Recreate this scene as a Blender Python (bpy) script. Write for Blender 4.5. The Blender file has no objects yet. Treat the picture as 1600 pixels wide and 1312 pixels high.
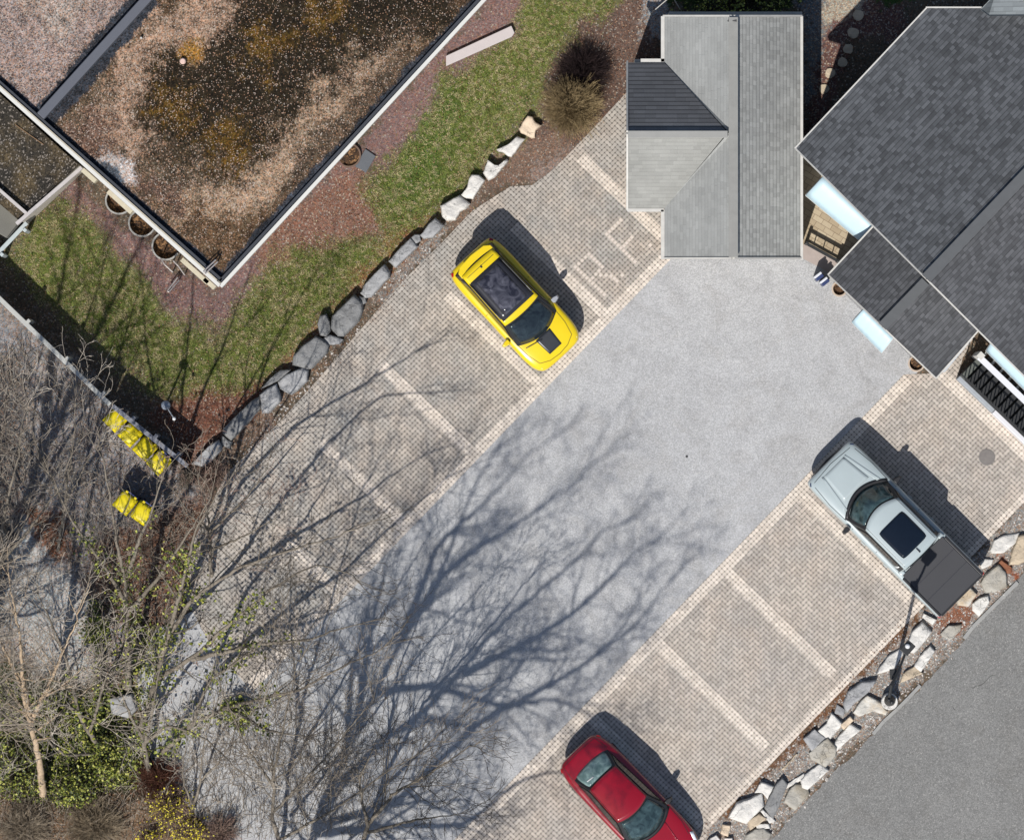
import bpy, bmesh, math, random
import numpy as np
from mathutils import Vector, Matrix
R = math.radians
S, H = 54.0, 150.0                       # photo pixels per metre on the ground; camera height

# ---------------------------------------------------------------- camera, world, sun, exposure
scn = bpy.context.scene
COL = scn.collection
cd = bpy.data.cameras.new('camera'); cam = bpy.data.objects.new('camera', cd); COL.objects.link(cam)
cam.location = (0, 0, H); cam.rotation_euler = (0, 0, 0)
cd.sensor_width = 36; cd.lens = 36 * H / (1600 / S); cd.clip_end = 2000; cd.clip_start = 1
scn.camera = cam
SDX, SDY, EL = 0.33, 0.944, R(51)         # direction in which shadows fall, and the sun's height
AZ = math.atan2(-SDX, -SDY)               # towards the sun, clockwise from +y
w = bpy.data.worlds.new('World'); scn.world = w; w.use_nodes = True
wn = w.node_tree
sky = wn.nodes.new('ShaderNodeTexSky'); sky.sky_type = 'NISHITA'; sky.sun_disc = False
sky.sun_elevation = EL; sky.sun_rotation = AZ; sky.ozone_density = 1.5
wn.links.new(sky.outputs[0], wn.nodes['Background'].inputs[0]); wn.nodes['Background'].inputs[1].default_value = 0.085
sl = bpy.data.lights.new('sun', 'SUN'); sl.energy = 4.6; sl.angle = R(0.5); sl.color = (1, 0.965, 0.915)
so = bpy.data.objects.new('sun', sl); COL.objects.link(so)
sd = Vector((-SDX * math.cos(EL), -SDY * math.cos(EL), math.sin(EL)))
so.rotation_euler = sd.to_track_quat('Z', 'Y').to_euler(); so.location = sd * 60
scn.view_settings.view_transform = 'Standard'; scn.view_settings.look = 'None'
scn.view_settings.exposure = 0.5; scn.view_settings.gamma = 1; scn.view_settings.use_curve_mapping = False

# ---------------------------------------------------------------- helpers
def W(px, py, z=0.0):
    f = 1 - z / H
    return ((px - 800) / S * f, (656 - py) / S * f, z)
def lin(r, g, b):
    return tuple(((c / 255) / 12.92 if c <= 10 else (((c / 255) + .055) / 1.055) ** 2.4) for c in (r, g, b)) + (1,)
def unit(v):
    v = np.array(v, float); return v / (np.linalg.norm(v) + 1e-12)

class NT:
    def __init__(s, name):
        s.m = bpy.data.materials.new(name); s.m.use_nodes = True
        s.n = s.m.node_tree.nodes; s.l = s.m.node_tree.links
        s.b = s.n['Principled BSDF']; s.pos = s.n.new('ShaderNodeNewGeometry').outputs['Position']
    def put(s, sock, v):
        if hasattr(v, 'is_output'): s.l.new(v, sock)
        elif isinstance(v, (tuple, list)) and len(v) == 3 and sock.type == 'RGBA': sock.default_value = tuple(v) + (1,)
        else: sock.default_value = v
    def math(s, op, a, b=0.0, c=0.0):
        n = s.n.new('ShaderNodeMath'); n.operation = op
        for i, v in enumerate((a, b, c)): s.put(n.inputs[i], v)
        return n.outputs[0]
    def noise(s, scale, detail=4, rough=.55, vec=None, dist=0):
        n = s.n.new('ShaderNodeTexNoise'); n.inputs['Scale'].default_value = scale
        n.inputs['Detail'].default_value = detail; n.inputs['Roughness'].default_value = rough
        n.inputs['Distortion'].default_value = dist
        s.l.new(vec or s.pos, n.inputs['Vector']); return n.outputs[0]
    def vor(s, scale, vec=None, out='Color', rnd=1):
        n = s.n.new('ShaderNodeTexVoronoi'); n.inputs['Scale'].default_value = scale; n.inputs['Randomness'].default_value = rnd
        s.l.new(vec or s.pos, n.inputs['Vector']); return n.outputs[out]
    def white(s, vec):
        n = s.n.new('ShaderNodeTexWhiteNoise'); n.noise_dimensions = '3D'; s.l.new(vec, n.inputs['Vector']); return n.outputs[0]
    def sep(s, v):
        n = s.n.new('ShaderNodeSeparateXYZ'); s.l.new(v, n.inputs[0]); return n.outputs
    def comb(s, x, y, z=0.0):
        n = s.n.new('ShaderNodeCombineXYZ')
        for i, v in enumerate((x, y, z)): s.put(n.inputs[i], v)
        return n.outputs[0]
    def dot(s, v, d):
        n = s.n.new('ShaderNodeVectorMath'); n.operation = 'DOT_PRODUCT'; s.l.new(v, n.inputs[0]); n.inputs[1].default_value = d
        return n.outputs['Value']
    def scale(s, v, d):
        n = s.n.new('ShaderNodeVectorMath'); n.operation = 'MULTIPLY'; s.l.new(v, n.inputs[0]); n.inputs[1].default_value = d
        return n.outputs[0]
    def ramp(s, f, stops, const=False):
        n = s.n.new('ShaderNodeValToRGB'); r = n.color_ramp
        if const: r.interpolation = 'CONSTANT'
        while len(r.elements) < len(stops): r.elements.new(0.5)
        for e, (p, c) in zip(r.elements, stops):
            e.position = p; e.color = (c, c, c, 1) if isinstance(c, (int, float)) else tuple(c)[:3] + (1,)
        s.l.new(f, n.inputs[0]); return n.outputs[0]
    def mix(s, f, a, b, mode='MIX'):
        n = s.n.new('ShaderNodeMix'); n.data_type = 'RGBA'; n.blend_type = mode; n.clamp_factor = True
        s.put(n.inputs[0], f); s.put(n.inputs[6], a); s.put(n.inputs[7], b); return n.outputs[2]
    def attr(s, name, alpha=False):
        n = s.n.new('ShaderNodeAttribute'); n.attribute_name = name; return n.outputs['Alpha' if alpha else 'Color']
    def rng(s, f, a, b):            # 0..1 -> a..b
        n = s.n.new('ShaderNodeMapRange'); s.l.new(f, n.inputs[0]); n.inputs[3].default_value = a; n.inputs[4].default_value = b
        return n.outputs[0]
    def done(s, col, rough=.85, metal=0, bump=None, bstr=.3, bdist=.02, spec=.3, coat=0):
        s.put(s.b.inputs['Base Color'], col); s.put(s.b.inputs['Roughness'], rough); s.b.inputs['Metallic'].default_value = metal
        s.b.inputs['Specular IOR Level'].default_value = spec; s.b.inputs['Coat Weight'].default_value = coat
        s.b.inputs['Coat Roughness'].default_value = .04
        if bump is not None:
            n = s.n.new('ShaderNodeBump'); n.inputs['Strength'].default_value = bstr; n.inputs['Distance'].default_value = bdist
            s.l.new(bump, n.inputs['Height']); s.l.new(n.outputs[0], s.b.inputs['Normal'])
        return s.m

def simple(name, c, rough=.6, metal=0, var=.25, scale=6, spec=.4, coat=0, fine=60):
    t = NT(name)
    f = t.math('ADD', t.math('MULTIPLY', t.noise(scale, 5), .7), t.math('MULTIPLY', t.noise(fine, 2), .3))
    k = t.rng(f, 1 - var, 1 + var)
    col = t.mix(1, tuple(c)[:3], t.comb(k, k, k), 'MULTIPLY')
    return t.done(col, rough, metal, None, spec=spec, coat=coat)

def tag(o, label=None, cat=None, group=None, kind=None):
    if label: o['label'] = label
    if cat: o['category'] = cat
    if group: o['group'] = group
    if kind: o['kind'] = kind
    return o
def mesh(name, V, F, mat=None, parent=None, smooth=False):
    me = bpy.data.meshes.new(name)
    if isinstance(V, np.ndarray) and isinstance(F, np.ndarray):
        k = F.shape[1]; me.vertices.add(len(V)); me.vertices.foreach_set('co', V.astype(np.float32).ravel())
        me.loops.add(F.size); me.loops.foreach_set('vertex_index', F.astype(np.int32).ravel())
        me.polygons.add(len(F)); me.polygons.foreach_set('loop_start', np.arange(len(F), dtype=np.int32) * k)
        me.update(calc_edges=True)
    else:
        me.from_pydata([tuple(map(float, v)) for v in V], [], [tuple(map(int, f)) for f in F])
    me.validate()
    for m in (mat if isinstance(mat, (list, tuple)) else [mat]):
        if m: me.materials.append(m)
    if smooth: me.polygons.foreach_set('use_smooth', np.ones(len(me.polygons), bool))
    o = bpy.data.objects.new(name, me); COL.objects.link(o)
    if parent: o.parent = parent
    return o
def empty(name, loc=(0, 0, 0), rz=0):
    o = bpy.data.objects.new(name, None); o.location = loc; o.rotation_euler = (0, 0, rz); o.empty_display_size = .2
    COL.objects.link(o); return o
def copy_tree(o, parent=None):
    c = o.copy(); COL.objects.link(c); c.parent = parent
    for ch in list(o.children): copy_tree(ch, c)
    return c

class MB:
    """collects shapes for one mesh"""
    def __init__(s): s.V = []; s.F = []
    def add(s, V, F):
        n = len(s.V); s.V += [tuple(v) for v in V]; s.F += [tuple(i + n for i in f) for f in F]; return s
    def prism(s, pts, z0, z1, top=None):       # pts: xy list (ccw from above)
        a = sum(pts[i][0] * pts[(i + 1) % len(pts)][1] - pts[(i + 1) % len(pts)][0] * pts[i][1] for i in range(len(pts)))
        if a < 0: pts = pts[::-1]; top = top[::-1] if top else None
        n = len(pts); tp = top or pts
        V = [(x, y, z0) for x, y in pts] + [(x, y, z1) for x, y in tp]
        F = [tuple(range(n - 1, -1, -1)), tuple(range(n, 2 * n))] + [(i, (i + 1) % n, n + (i + 1) % n, n + i) for i in range(n)]
        return s.add(V, F)
    def box(s, c, d, rz=0, z0=None):            # c centre xyz, d sizes
        hx, hy = d[0] / 2, d[1] / 2; ca, sa = math.cos(rz), math.sin(rz)
        p = [(c[0] + x * ca - y * sa, c[1] + x * sa + y * ca) for x, y in ((-hx, -hy), (hx, -hy), (hx, hy), (-hx, hy))]
        return s.prism(p, c[2] - d[2] / 2, c[2] + d[2] / 2)
    def bar(s, a, b, wd, ht):                   # box along a->b, a and b at its centre line
        a, b = np.array(a, float), np.array(b, float); d = unit(b - a)
        sd_ = unit(np.cross(d, (0, 0, 1)) if abs(d[2]) < .99 else (1, 0, 0)); up = np.cross(sd_, d)
        V = [q + sd_ * sx * wd / 2 + up * sz * ht / 2 for q in (a, b) for sx, sz in ((-1, -1), (1, -1), (1, 1), (-1, 1))]
        return s.add(V, [(3, 2, 1, 0), (4, 5, 6, 7), (0, 1, 5, 4), (1, 2, 6, 5), (2, 3, 7, 6), (3, 0, 4, 7)])
    def tube(s, pts, r, k=8, caps=True):
        pts = np.array(pts, float); rs = [r] * len(pts) if np.isscalar(r) else list(r)
        T = np.gradient(pts, axis=0); V = []; F = []
        ref = np.array((0, 0, 1.)) if abs(unit(T[0])[2]) < .9 else np.array((1., 0, 0))
        for p, t, rr in zip(pts, T, rs):
            t = unit(t); a = unit(np.cross(t, ref)); b = np.cross(t, a)
            for i in range(k):
                q = 2 * math.pi * i / k; V.append(p + rr * (a * math.cos(q) + b * math.sin(q)))
        for j in range(len(pts) - 1):
            for i in range(k): F.append((j * k + i, j * k + (i + 1) % k, (j + 1) * k + (i + 1) % k, (j + 1) * k + i))
        if caps: F.append(tuple(range(k - 1, -1, -1))); F.append(tuple(range((len(pts) - 1) * k, len(pts) * k)))
        return s.add(V, F)
    def lathe(s, c, prof, k=24):                # prof: (r,z) bottom to top
        V = [(c[0] + r * math.cos(2 * math.pi * i / k), c[1] + r * math.sin(2 * math.pi * i / k), c[2] + z) for r, z in prof for i in range(k)]
        F = [(j * k + i, j * k + (i + 1) % k, (j + 1) * k + (i + 1) % k, (j + 1) * k + i) for j in range(len(prof) - 1) for i in range(k)]
        F += [tuple(range(k - 1, -1, -1)), tuple(range((len(prof) - 1) * k, len(prof) * k))]
        return s.add(V, F)
    def build(s, name, mat, parent=None, smooth=False, bevel=0, sub=0):
        o = mesh(name, s.V, s.F, mat, parent, smooth)
        if bevel: m = o.modifiers.new('bevel', 'BEVEL'); m.width = bevel; m.segments = 2; m.limit_method = 'ANGLE'
        if sub: m = o.modifiers.new('sub', 'SUBSURF'); m.levels = m.render_levels = sub
        return o

# numpy value noise and polygon masks (for what the ground is covered with)
class VN:
    def __init__(s, seed): s.g = np.random.RandomState(seed).rand(256, 256)
    def __call__(s, x, y):
        xi = np.floor(x).astype(int); yi = np.floor(y).astype(int); fx = x - xi; fy = y - yi
        fx = fx * fx * (3 - 2 * fx); fy = fy * fy * (3 - 2 * fy); g = s.g; a = xi & 255; b = yi & 255; a1 = (xi + 1) & 255; b1 = (yi + 1) & 255
        return (g[a, b] * (1 - fx) + g[a1, b] * fx) * (1 - fy) + (g[a, b1] * (1 - fx) + g[a1, b1] * fx) * fy
VNS = [VN(i + 11) for i in range(6)]
def fbm(x, y, sc, k=0, octv=4):
    v = 0; a = .5; t = 0
    for o in range(octv): v = v + a * VNS[(k + o) % 6](x * sc + 17.3 * o + 100, y * sc + 9.1 * o + 100); t += a; a *= .5; sc *= 2.03
    return v / t
def sdist(x, y, poly):                          # >0 inside, in px
    P = np.array(poly, float); n = len(P); ins = np.zeros(x.shape, bool); dm = np.full(x.shape, 1e9)
    for i in range(n):
        x0, y0 = P[i]; x1, y1 = P[(i + 1) % n]; dx, dy = x1 - x0, y1 - y0
        t = np.clip(((x - x0) * dx + (y - y0) * dy) / (dx * dx + dy * dy + 1e-9), 0, 1)
        dm = np.minimum(dm, np.hypot(x - x0 - t * dx, y - y0 - t * dy))
        c = ((y0 > y) != (y1 > y)) & (x < (x1 - x0) * (y - y0) / ((y1 - y0) if y1 != y0 else 1e-9) + x0); ins ^= c
    return np.where(ins, dm, -dm)

# ---------------------------------------------------------------- surfaces
K = 1 / 1.8
def A(r, g, b, k=1.0):
    c = lin(r, g, b); return (c[0] * K * k, c[1] * K * k, c[2] * K * k)

def cover_material(name, peb=30, amp=.5, light=None, lm=.85):
    t = NT(name)
    base = t.attr('cover'); al = t.attr('cover', True)
    v = t.sep(t.vor(peb)); f = t.noise(9, 5); g = t.noise(55, 2)
    k = t.math('ADD', t.math('MULTIPLY', v[0], amp * 1.5), t.math('MULTIPLY', t.math('ADD', f, g), .5))
    k = t.math('ADD', k, .5 - amp * .75)
    col = t.mix(1, base, t.comb(k, k, k), 'MULTIPLY')
    hue = t.ramp(v[1], [(0, (1.15, .93, .8)), (.5, (1, 1, 1)), (1, (.86, 1.03, 1.12))])
    col = t.mix(1, col, hue, 'MULTIPLY')
    # pale or coloured stones and dead leaves among the rest; how many comes from the cover's alpha
    pick = t.math('LESS_THAN', v[2], t.math('MULTIPLY', al, .75))
    if light is None: light = [(0, A(186, 168, 148)), (.35, A(150, 112, 86)), (.7, A(140, 136, 132)), (1, A(206, 192, 172))]
    stone = t.ramp(t.sep(t.vor(peb))[1], light)
    col = t.mix(t.math('MULTIPLY', pick, lm), col, stone)
    return t.done(col, .95, 0, t.math('ADD', t.vor(peb, out='Distance'), g), .45, .02, spec=.15)

def grid_cover(name, xs, ys, layers, base, mat, z=0.0, keep=None, warp=20, parent=None, inv=None):
    X, Y = np.meshgrid(xs, ys); px = X * S + 800; py = 656 - Y * S       # px: photo pixels at ground height
    if inv: px, py = inv(X, Y)
    C = np.empty(X.shape + (4,)); C[:] = base
    wx = (fbm(px, py, 1 / 38, 0) - .5) * 2 * warp + (fbm(px, py, 1 / 9, 2) - .5) * warp * 1.8
    wy = (fbm(px, py, 1 / 38, 3) - .5) * 2 * warp + (fbm(px, py, 1 / 9, 5) - .5) * warp * 1.8
    rj = np.random.RandomState(4); jx = rj.normal(0, 4.5, X.shape); jy = rj.normal(0, 4.5, X.shape)
    for poly, c, soft in layers:
        jk = min(1, soft / 14); m = np.clip(.5 + sdist(px + wx + jx * jk, py + wy + jy * jk, poly) / soft, 0, 1)[..., None]
        C = C * (1 - m) + np.array(c) * m
    big = (.8 + .4 * fbm(px, py, 1 / 55, 1))[..., None]; C[..., :3] *= big
    ny, nx = X.shape; V = np.stack([X, Y, np.full(X.shape, z)], -1).reshape(-1, 3)
    i = np.arange(ny * nx).reshape(ny, nx)
    F = np.stack([i[:-1, :-1], i[:-1, 1:], i[1:, 1:], i[1:, :-1]], -1).reshape(-1, 4)
    o = mesh(name, V, F, mat, parent)
    at = o.data.color_attributes.new('cover', 'FLOAT_COLOR', 'POINT'); at.data.foreach_set('color', C.reshape(-1).astype(np.float32))
    return o

LAWN = [[(826, -10), (958, -10), (930, 25), (880, 60), (862, 90), (848, 130), (835, 180), (790, 215), (760, 245), (722, 300), (690, 322),
         (650, 350), (612, 372), (585, 335), (575, 300), (600, 255), (650, 215), (690, 150), (705, 112), (760, 90), (806, 60), (816, 20)],
        [(560, 372), (610, 380), (596, 405), (545, 455), (498, 492), (455, 545), (415, 585), (350, 610), (330, 600), (352, 520), (392, 455), (430, 410), (490, 385)],
        [(44, 352), (100, 322), (135, 348), (152, 390), (190, 420), (240, 470), (288, 505), (330, 520), (352, 560), (340, 602), (285, 612), (250, 618), (180, 560), (120, 505), (70, 455), (22, 405)]]
g1 = A(112, 118, 66) + (.05,); g2 = A(118, 116, 76) + (.05,)
purple = A(132, 106, 102) + (.10,); rust = A(140, 104, 84) + (.2,); brown = A(104, 86, 72) + (.12,)
LAY = [
    ([(690, -40), (840, -40), (812, 60), (700, 120), (640, 215), (575, 262), (520, 330), (430, 420), (345, 480), (330, 440), (560, 220), (757, -4)], purple, 18),
    ([(100, 270), (345, 470), (400, 520), (350, 640), (300, 520), (120, 340)], purple, 20),
    ([(420, 350), (560, 255), (590, 300), (600, 350), (560, 380), (470, 400), (400, 420)], A(138, 104, 90) + (.2,), 24),
    ([(945, -20), (1040, -20), (1035, 120), (985, 150), (920, 225), (860, 270), (820, 215), (850, 110)], A(108, 88, 78) + (.12,), 14),
    ([(1000, -20), (1045, -20), (1045, 60), (1010, 60)], A(150, 155, 158) + (.6,), 8),
    ([(790, 225), (870, 210), (930, 240), (880, 275), (800, 290), (740, 330), (700, 340), (740, 270)], A(128, 106, 92) + (.12,), 14),
    ([(820, 262), (900, 232), (900, 250), (850, 284), (825, 284)], A(146, 128, 118) + (.02,), 10),
    ([(700, 330), (770, 300), (800, 285), (760, 310), (720, 345), (640, 420), (560, 500), (480, 580), (400, 690), (300, 760), (280, 740), (420, 590), (560, 440), (660, 350)], A(118, 100, 86) + (.3,), 12),
    ([(640, 405), (706, 345), (690, 385), (610, 460), (580, 470)], A(142, 138, 134) + (.55,), 10),
    ([(250, 600), (340, 600), (430, 590), (380, 660), (300, 728), (240, 660)], A(116, 80, 66) + (.22,), 16),
    ([(600, 360), (690, 325), (640, 400), (520, 500), (440, 590), (410, 600), (500, 500)], A(140, 98, 74) + (.22,), 14),
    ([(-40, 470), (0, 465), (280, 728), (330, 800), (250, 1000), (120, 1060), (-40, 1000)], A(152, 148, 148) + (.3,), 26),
    ([(-60, 520), (40, 560), (50, 700), (20, 900), (-60, 900)], A(96, 92, 90) + (.15,), 26),  # tree shade at the left edge, put into the ground colour
    ([(30, 790), (92, 800), (112, 870), (88, 880), (50, 835)], A(140, 98, 76) + (.2,), 12),
    ([(30, 812), (85, 880), (140, 930), (140, 1060), (60, 1040), (0, 960), (10, 880)], A(182, 180, 176) + (.03,), 12),
    ([(130, 850), (320, 770), (330, 860), (250, 1000), (150, 960)], A(112, 86, 72) + (.2,), 24),
    ([(-60, 1010), (60, 1060), (200, 1120), (240, 1180), (330, 1300), (330, 1400), (-60, 1400)], A(66, 58, 44) + (.12,), 24),
    ([(-60, 1030), (160, 1080), (230, 1150), (200, 1230), (60, 1260), (-60, 1240)], A(62, 70, 40) + (.05,), 24),
    ([(-40, 1240), (80, 1260), (210, 1250), (320, 1330), (-40, 1400)], A(124, 104, 84) + (.25,), 24),
    # garden strip with the rocks along the road
    ([(1660, 700), (1600, 785), (1420, 965), (1245, 1150), (1090, 1310), (1080, 1400), (1190, 1330), (1290, 1215), (1520, 985), (1660, 830)], A(152, 148, 143) + (.5,), 8),
    ([(1420, 955), (1440, 975), (1350, 1060), (1240, 1170), (1140, 1280), (1085, 1330), (1080, 1300), (1245, 1140)], A(118, 88, 66) + (.15,), 10),
    ([(1460, 980), (1500, 935), (1530, 945), (1510, 985), (1470, 1000)], A(140, 98, 78) + (.1,), 8),
    ([(1556, 866), (1582, 880), (1592, 900), (1570, 905)], A(150, 92, 66) + (.05,), 6),
    # between the garage and the house
    ([(1250, -20), (1420, -20), (1400, 60), (1330, 70), (1284, 200), (1256, 260)], A(112, 84, 78) + (.3,), 8),
    ([(1284, -20), (1370, -20), (1350, 10), (1312, 40), (1284, 45)], A(188, 178, 158) + (.6,), 8),
    ([(1252, -20), (1284, -20), (1284, 60), (1270, 160), (1252, 160)], A(120, 122, 122) + (.4,), 6),
]
for L_ in LAWN: LAY.append((L_, g1, 30))
LAY += [([(70, 340), (130, 350), (250, 500), (280, 590), (200, 560), (90, 450)], A(104, 108, 66) + (.02,), 60),
        ([(860, -10), (945, -10), (840, 110), (815, 190), (760, 230), (790, 120)], A(120, 124, 74) + (.08,), 50),
        ([(700, 140), (740, 150), (700, 260), (640, 320), (600, 300), (640, 230)], A(88, 110, 54) + (.03,), 40),
        ([(430, 420), (530, 390), (500, 440), (420, 540), (370, 580), (390, 470)], A(108, 112, 66) + (.06,), 40),
        ([(1040, -30), (1250, -30), (1250, 14), (1040, 14)], A(60, 74, 40) + (.02,), 6),
        ([(1380, -30), (1450, -30), (1450, 6), (1380, 6)], A(60, 84, 40) + (.02,), 6)]
fx = np.arange(-15.6, 15.61, .06); fy = np.arange(-13.2, 13.21, .06)
out = np.array([18, 24, 34, 60, 120, 260, 600.])
xs = np.concatenate([-out[::-1], fx, out]); ys = np.concatenate([-out[::-1], fy, out])
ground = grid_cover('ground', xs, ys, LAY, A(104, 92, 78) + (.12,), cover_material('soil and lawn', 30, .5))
tag(ground, kind='structure')

def sheet(name, px, mat, z, parent=None):
    return mesh(name, [W(x, y, 0)[:2] + (z,) for x, y in px], [tuple(range(len(px)))[::-1]], mat, parent)
def asphalt(name, c, cdark, speck, big=.5, stain=None):
    t = NT(name)
    f = t.ramp(t.noise(.35, 5, .6), [(.3, 0), (.7, 1)]); f2 = t.ramp(t.noise(1.6, 4, .6, dist=.6), [(.42, 0), (.75, 1)])
    f3 = t.ramp(t.noise(.8, 3, .6, dist=1.5), [(.5, 0), (.68, 1)])
    col = t.mix(t.math('MULTIPLY', f, .5), c, tuple(x * .82 for x in c)); col = t.mix(t.math('MULTIPLY', f2, .42), col, cdark); col = t.mix(t.math('MULTIPLY', f3, .22), col, tuple(x * y for x, y in zip(cdark, (.98, .92, .84))))
    ol = t.n.new('ShaderNodeTexVoronoi'); ol.inputs['Scale'].default_value = .55; t.l.new(t.pos, ol.inputs['Vector'])
    col = t.mix(t.math('MULTIPLY', t.ramp(t.math('ADD', ol.outputs['Distance'], t.math('MULTIPLY', t.noise(7, 3), .14)), [(.1, 1), (.19, 0)]), .28), col, tuple(x * .5 for x in c))
    v = t.sep(t.vor(38)); k = t.rng(v[0], 1 - speck, 1 + speck); col = t.mix(1, col, t.comb(k, k, k), 'MULTIPLY')
    k2 = t.rng(t.noise(90, 2), 1 - speck, 1 + speck); col = t.mix(1, col, t.comb(k2, k2, k2), 'MULTIPLY')
    col = t.mix(t.math('MULTIPLY', t.math('GREATER_THAN', v[1], .95), .22), col, A(236, 232, 224))
    # hairline cracks
    wv = t.n.new('ShaderNodeVectorMath'); wv.operation = 'ADD'; nn = t.n.new('ShaderNodeTexNoise'); nn.inputs['Scale'].default_value = 1.1; nn.inputs['Detail'].default_value = 5
    t.l.new(t.pos, nn.inputs['Vector']); t.l.new(t.pos, wv.inputs[0]); t.l.new(nn.outputs['Color'], wv.inputs[1])
    n = t.n.new('ShaderNodeTexVoronoi'); n.feature = 'DISTANCE_TO_EDGE'; n.inputs['Scale'].default_value = .16; t.l.new(wv.outputs[0], n.inputs['Vector'])
    cr = t.math('MULTIPLY', t.math('LESS_THAN', n.outputs['Distance'], .0022), t.math('MULTIPLY', t.math('GREATER_THAN', t.noise(.5, 2), .53), big))
    col = t.mix(cr, col, tuple(x * .4 for x in c))
    return t.done(col, .9, 0, v[0], .35, .008, spec=.2)
drive_m = asphalt('pale worn asphalt', A(197, 197, 197), A(160, 160, 160), .2, .25)
road_m = asphalt('grey road asphalt', A(143, 142, 139), A(120, 119, 117), .24, 1)
DRIVE = [(1000, 380), (1256, 380), (1330, 420), (1460, 560), (1440, 575), (740, 1305), (700, 1420), (420, 1420), (330, 1300), (235, 1190), (226, 1130), (214, 1060), (240, 985), (300, 955), (340, 1000), (395, 1080)]
tag(sheet('driveway', DRIVE, drive_m, .008), kind='structure')
edge = [(1700, 780), (1590, 905), (1560, 938), (1512, 992), (1445, 1068), (1368, 1142), (1332, 1182), (1310, 1198), (1282, 1228), (1205, 1312), (1150, 1400)]
redge = []
rr = random.Random(3)
for (x0, y0), (x1, y1) in zip(edge, edge[1:]):
    for k in range(8):
        t_ = k / 8; redge.append((x0 + (x1 - x0) * t_ + rr.uniform(-1.6, 1.6), y0 + (y1 - y0) * t_ + rr.uniform(-1.6, 1.6)))
tag(sheet('road', redge + [(1150, 1400), (1700, 1400)], road_m, .006), kind='structure')

# block paving: herringbone of 1 x 2 blocks on a lattice that runs with the driveway's edge
PU = unit((-.695, -.719)); PV = unit((.719, -.695)); PITCH = 5.95 / S
def paver(name, cols, joint, dotr, dotc, plain=False, pitch=PITCH):
    t = NT(name)
    u = t.math('DIVIDE', t.dot(t.pos, (PU[0], PU[1], 0)), pitch); v = t.math('DIVIDE', t.dot(t.pos, (PV[0], PV[1], 0)), pitch)
    wob = t.noise(1.2, 2); u = t.math('ADD', u, t.math('MULTIPLY', wob, .5)); v = t.math('ADD', v, t.math('MULTIPLY', t.noise(1.0, 2), .5))
    i = t.math('FLOOR', u); j = t.math('FLOOR', v); fu = t.math('SUBTRACT', u, i); fv = t.math('SUBTRACT', v, j)
    s = t.math('FLOORED_MODULO', t.math('SUBTRACT', i, j), 4)
    e = [t.math('COMPARE', s, float(k), .1) for k in range(4)]
    if plain: e = [0.0] * 4
    dl = t.math('ADD', fu, e[1]); dr = t.math('ADD', t.math('SUBTRACT', 1, fu), e[0])
    db = t.math('ADD', fv, e[2]); dt = t.math('ADD', t.math('SUBTRACT', 1, fv), e[3])
    dm = t.math('MINIMUM', t.math('MINIMUM', dl, dr), t.math('MINIMUM', db, dt))
    jo = t.math('LESS_THAN', dm, joint)
    a = t.math('MINIMUM', fu, t.math('SUBTRACT', 1, fu)); b = t.math('MINIMUM', fv, t.math('SUBTRACT', 1, fv))
    dd = t.math('LESS_THAN', t.math('SQRT', t.math('ADD', t.math('MULTIPLY', a, a), t.math('MULTIPLY', b, b))), dotr)
    bi = t.comb(t.math('SUBTRACT', i, e[1]), t.math('ADD', j, e[3]), .5)
    rnd = t.white(bi)
    big = t.ramp(t.noise(.5, 4, .6), [(.35, 0), (.65, 1)])
    c = t.mix(big, cols[0], cols[1]); c = t.mix(t.math('MULTIPLY', t.ramp(t.noise(1.1, 4), [(.45, 0), (.7, 1)]), .6), c, cols[2])
    st = t.math('MULTIPLY', t.ramp(t.noise(2.2, 6, .7, dist=1), [(.52, 0), (.72, 1)]), .5); c = t.mix(st, c, tuple(x * .68 for x in cols[1]))
    ol = t.n.new('ShaderNodeTexVoronoi'); ol.inputs['Scale'].default_value = .42; t.l.new(t.pos, ol.inputs['Vector'])
    c = t.mix(t.math('MULTIPLY', t.ramp(t.math('ADD', ol.outputs['Distance'], t.math('MULTIPLY', t.noise(6, 3), .12)), [(.1, 1), (.2, 0)]), .35), c, tuple(x * .5 for x in cols[1]))
    k = t.rng(rnd, .86, 1.14); c = t.mix(1, c, t.comb(k, k, k), 'MULTIPLY')
    k = t.rng(t.noise(35, 3), .85, 1.15); c = t.mix(1, c, t.comb(k, k, k), 'MULTIPLY')
    c = t.mix(t.math('MULTIPLY', jo, .42), c, dotc); c = t.mix(t.math('MULTIPLY', dd, t.rng(t.noise(1.4, 4), .45, .95)), c, dotc)
    hgt = t.math('SUBTRACT', 1, t.math('MAXIMUM', jo, dd))
    return t.done(c, .88, 0, hgt, .5, .01, spec=.2)
dk = A(84, 78, 72)
pave_l = paver('permeable block paving', (A(200, 189, 176), A(180, 176, 169), A(208, 191, 174)), .09, .22, dk)
pave_r = paver('herringbone block paving', (A(206, 195, 182), A(192, 184, 175), A(212, 196, 180)), .10, .19, dk)
pave_e = paver('pale edge blocks', (A(242, 229, 214), A(228, 216, 202), A(242, 226, 208)), .05, .20, dk, True)

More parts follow.
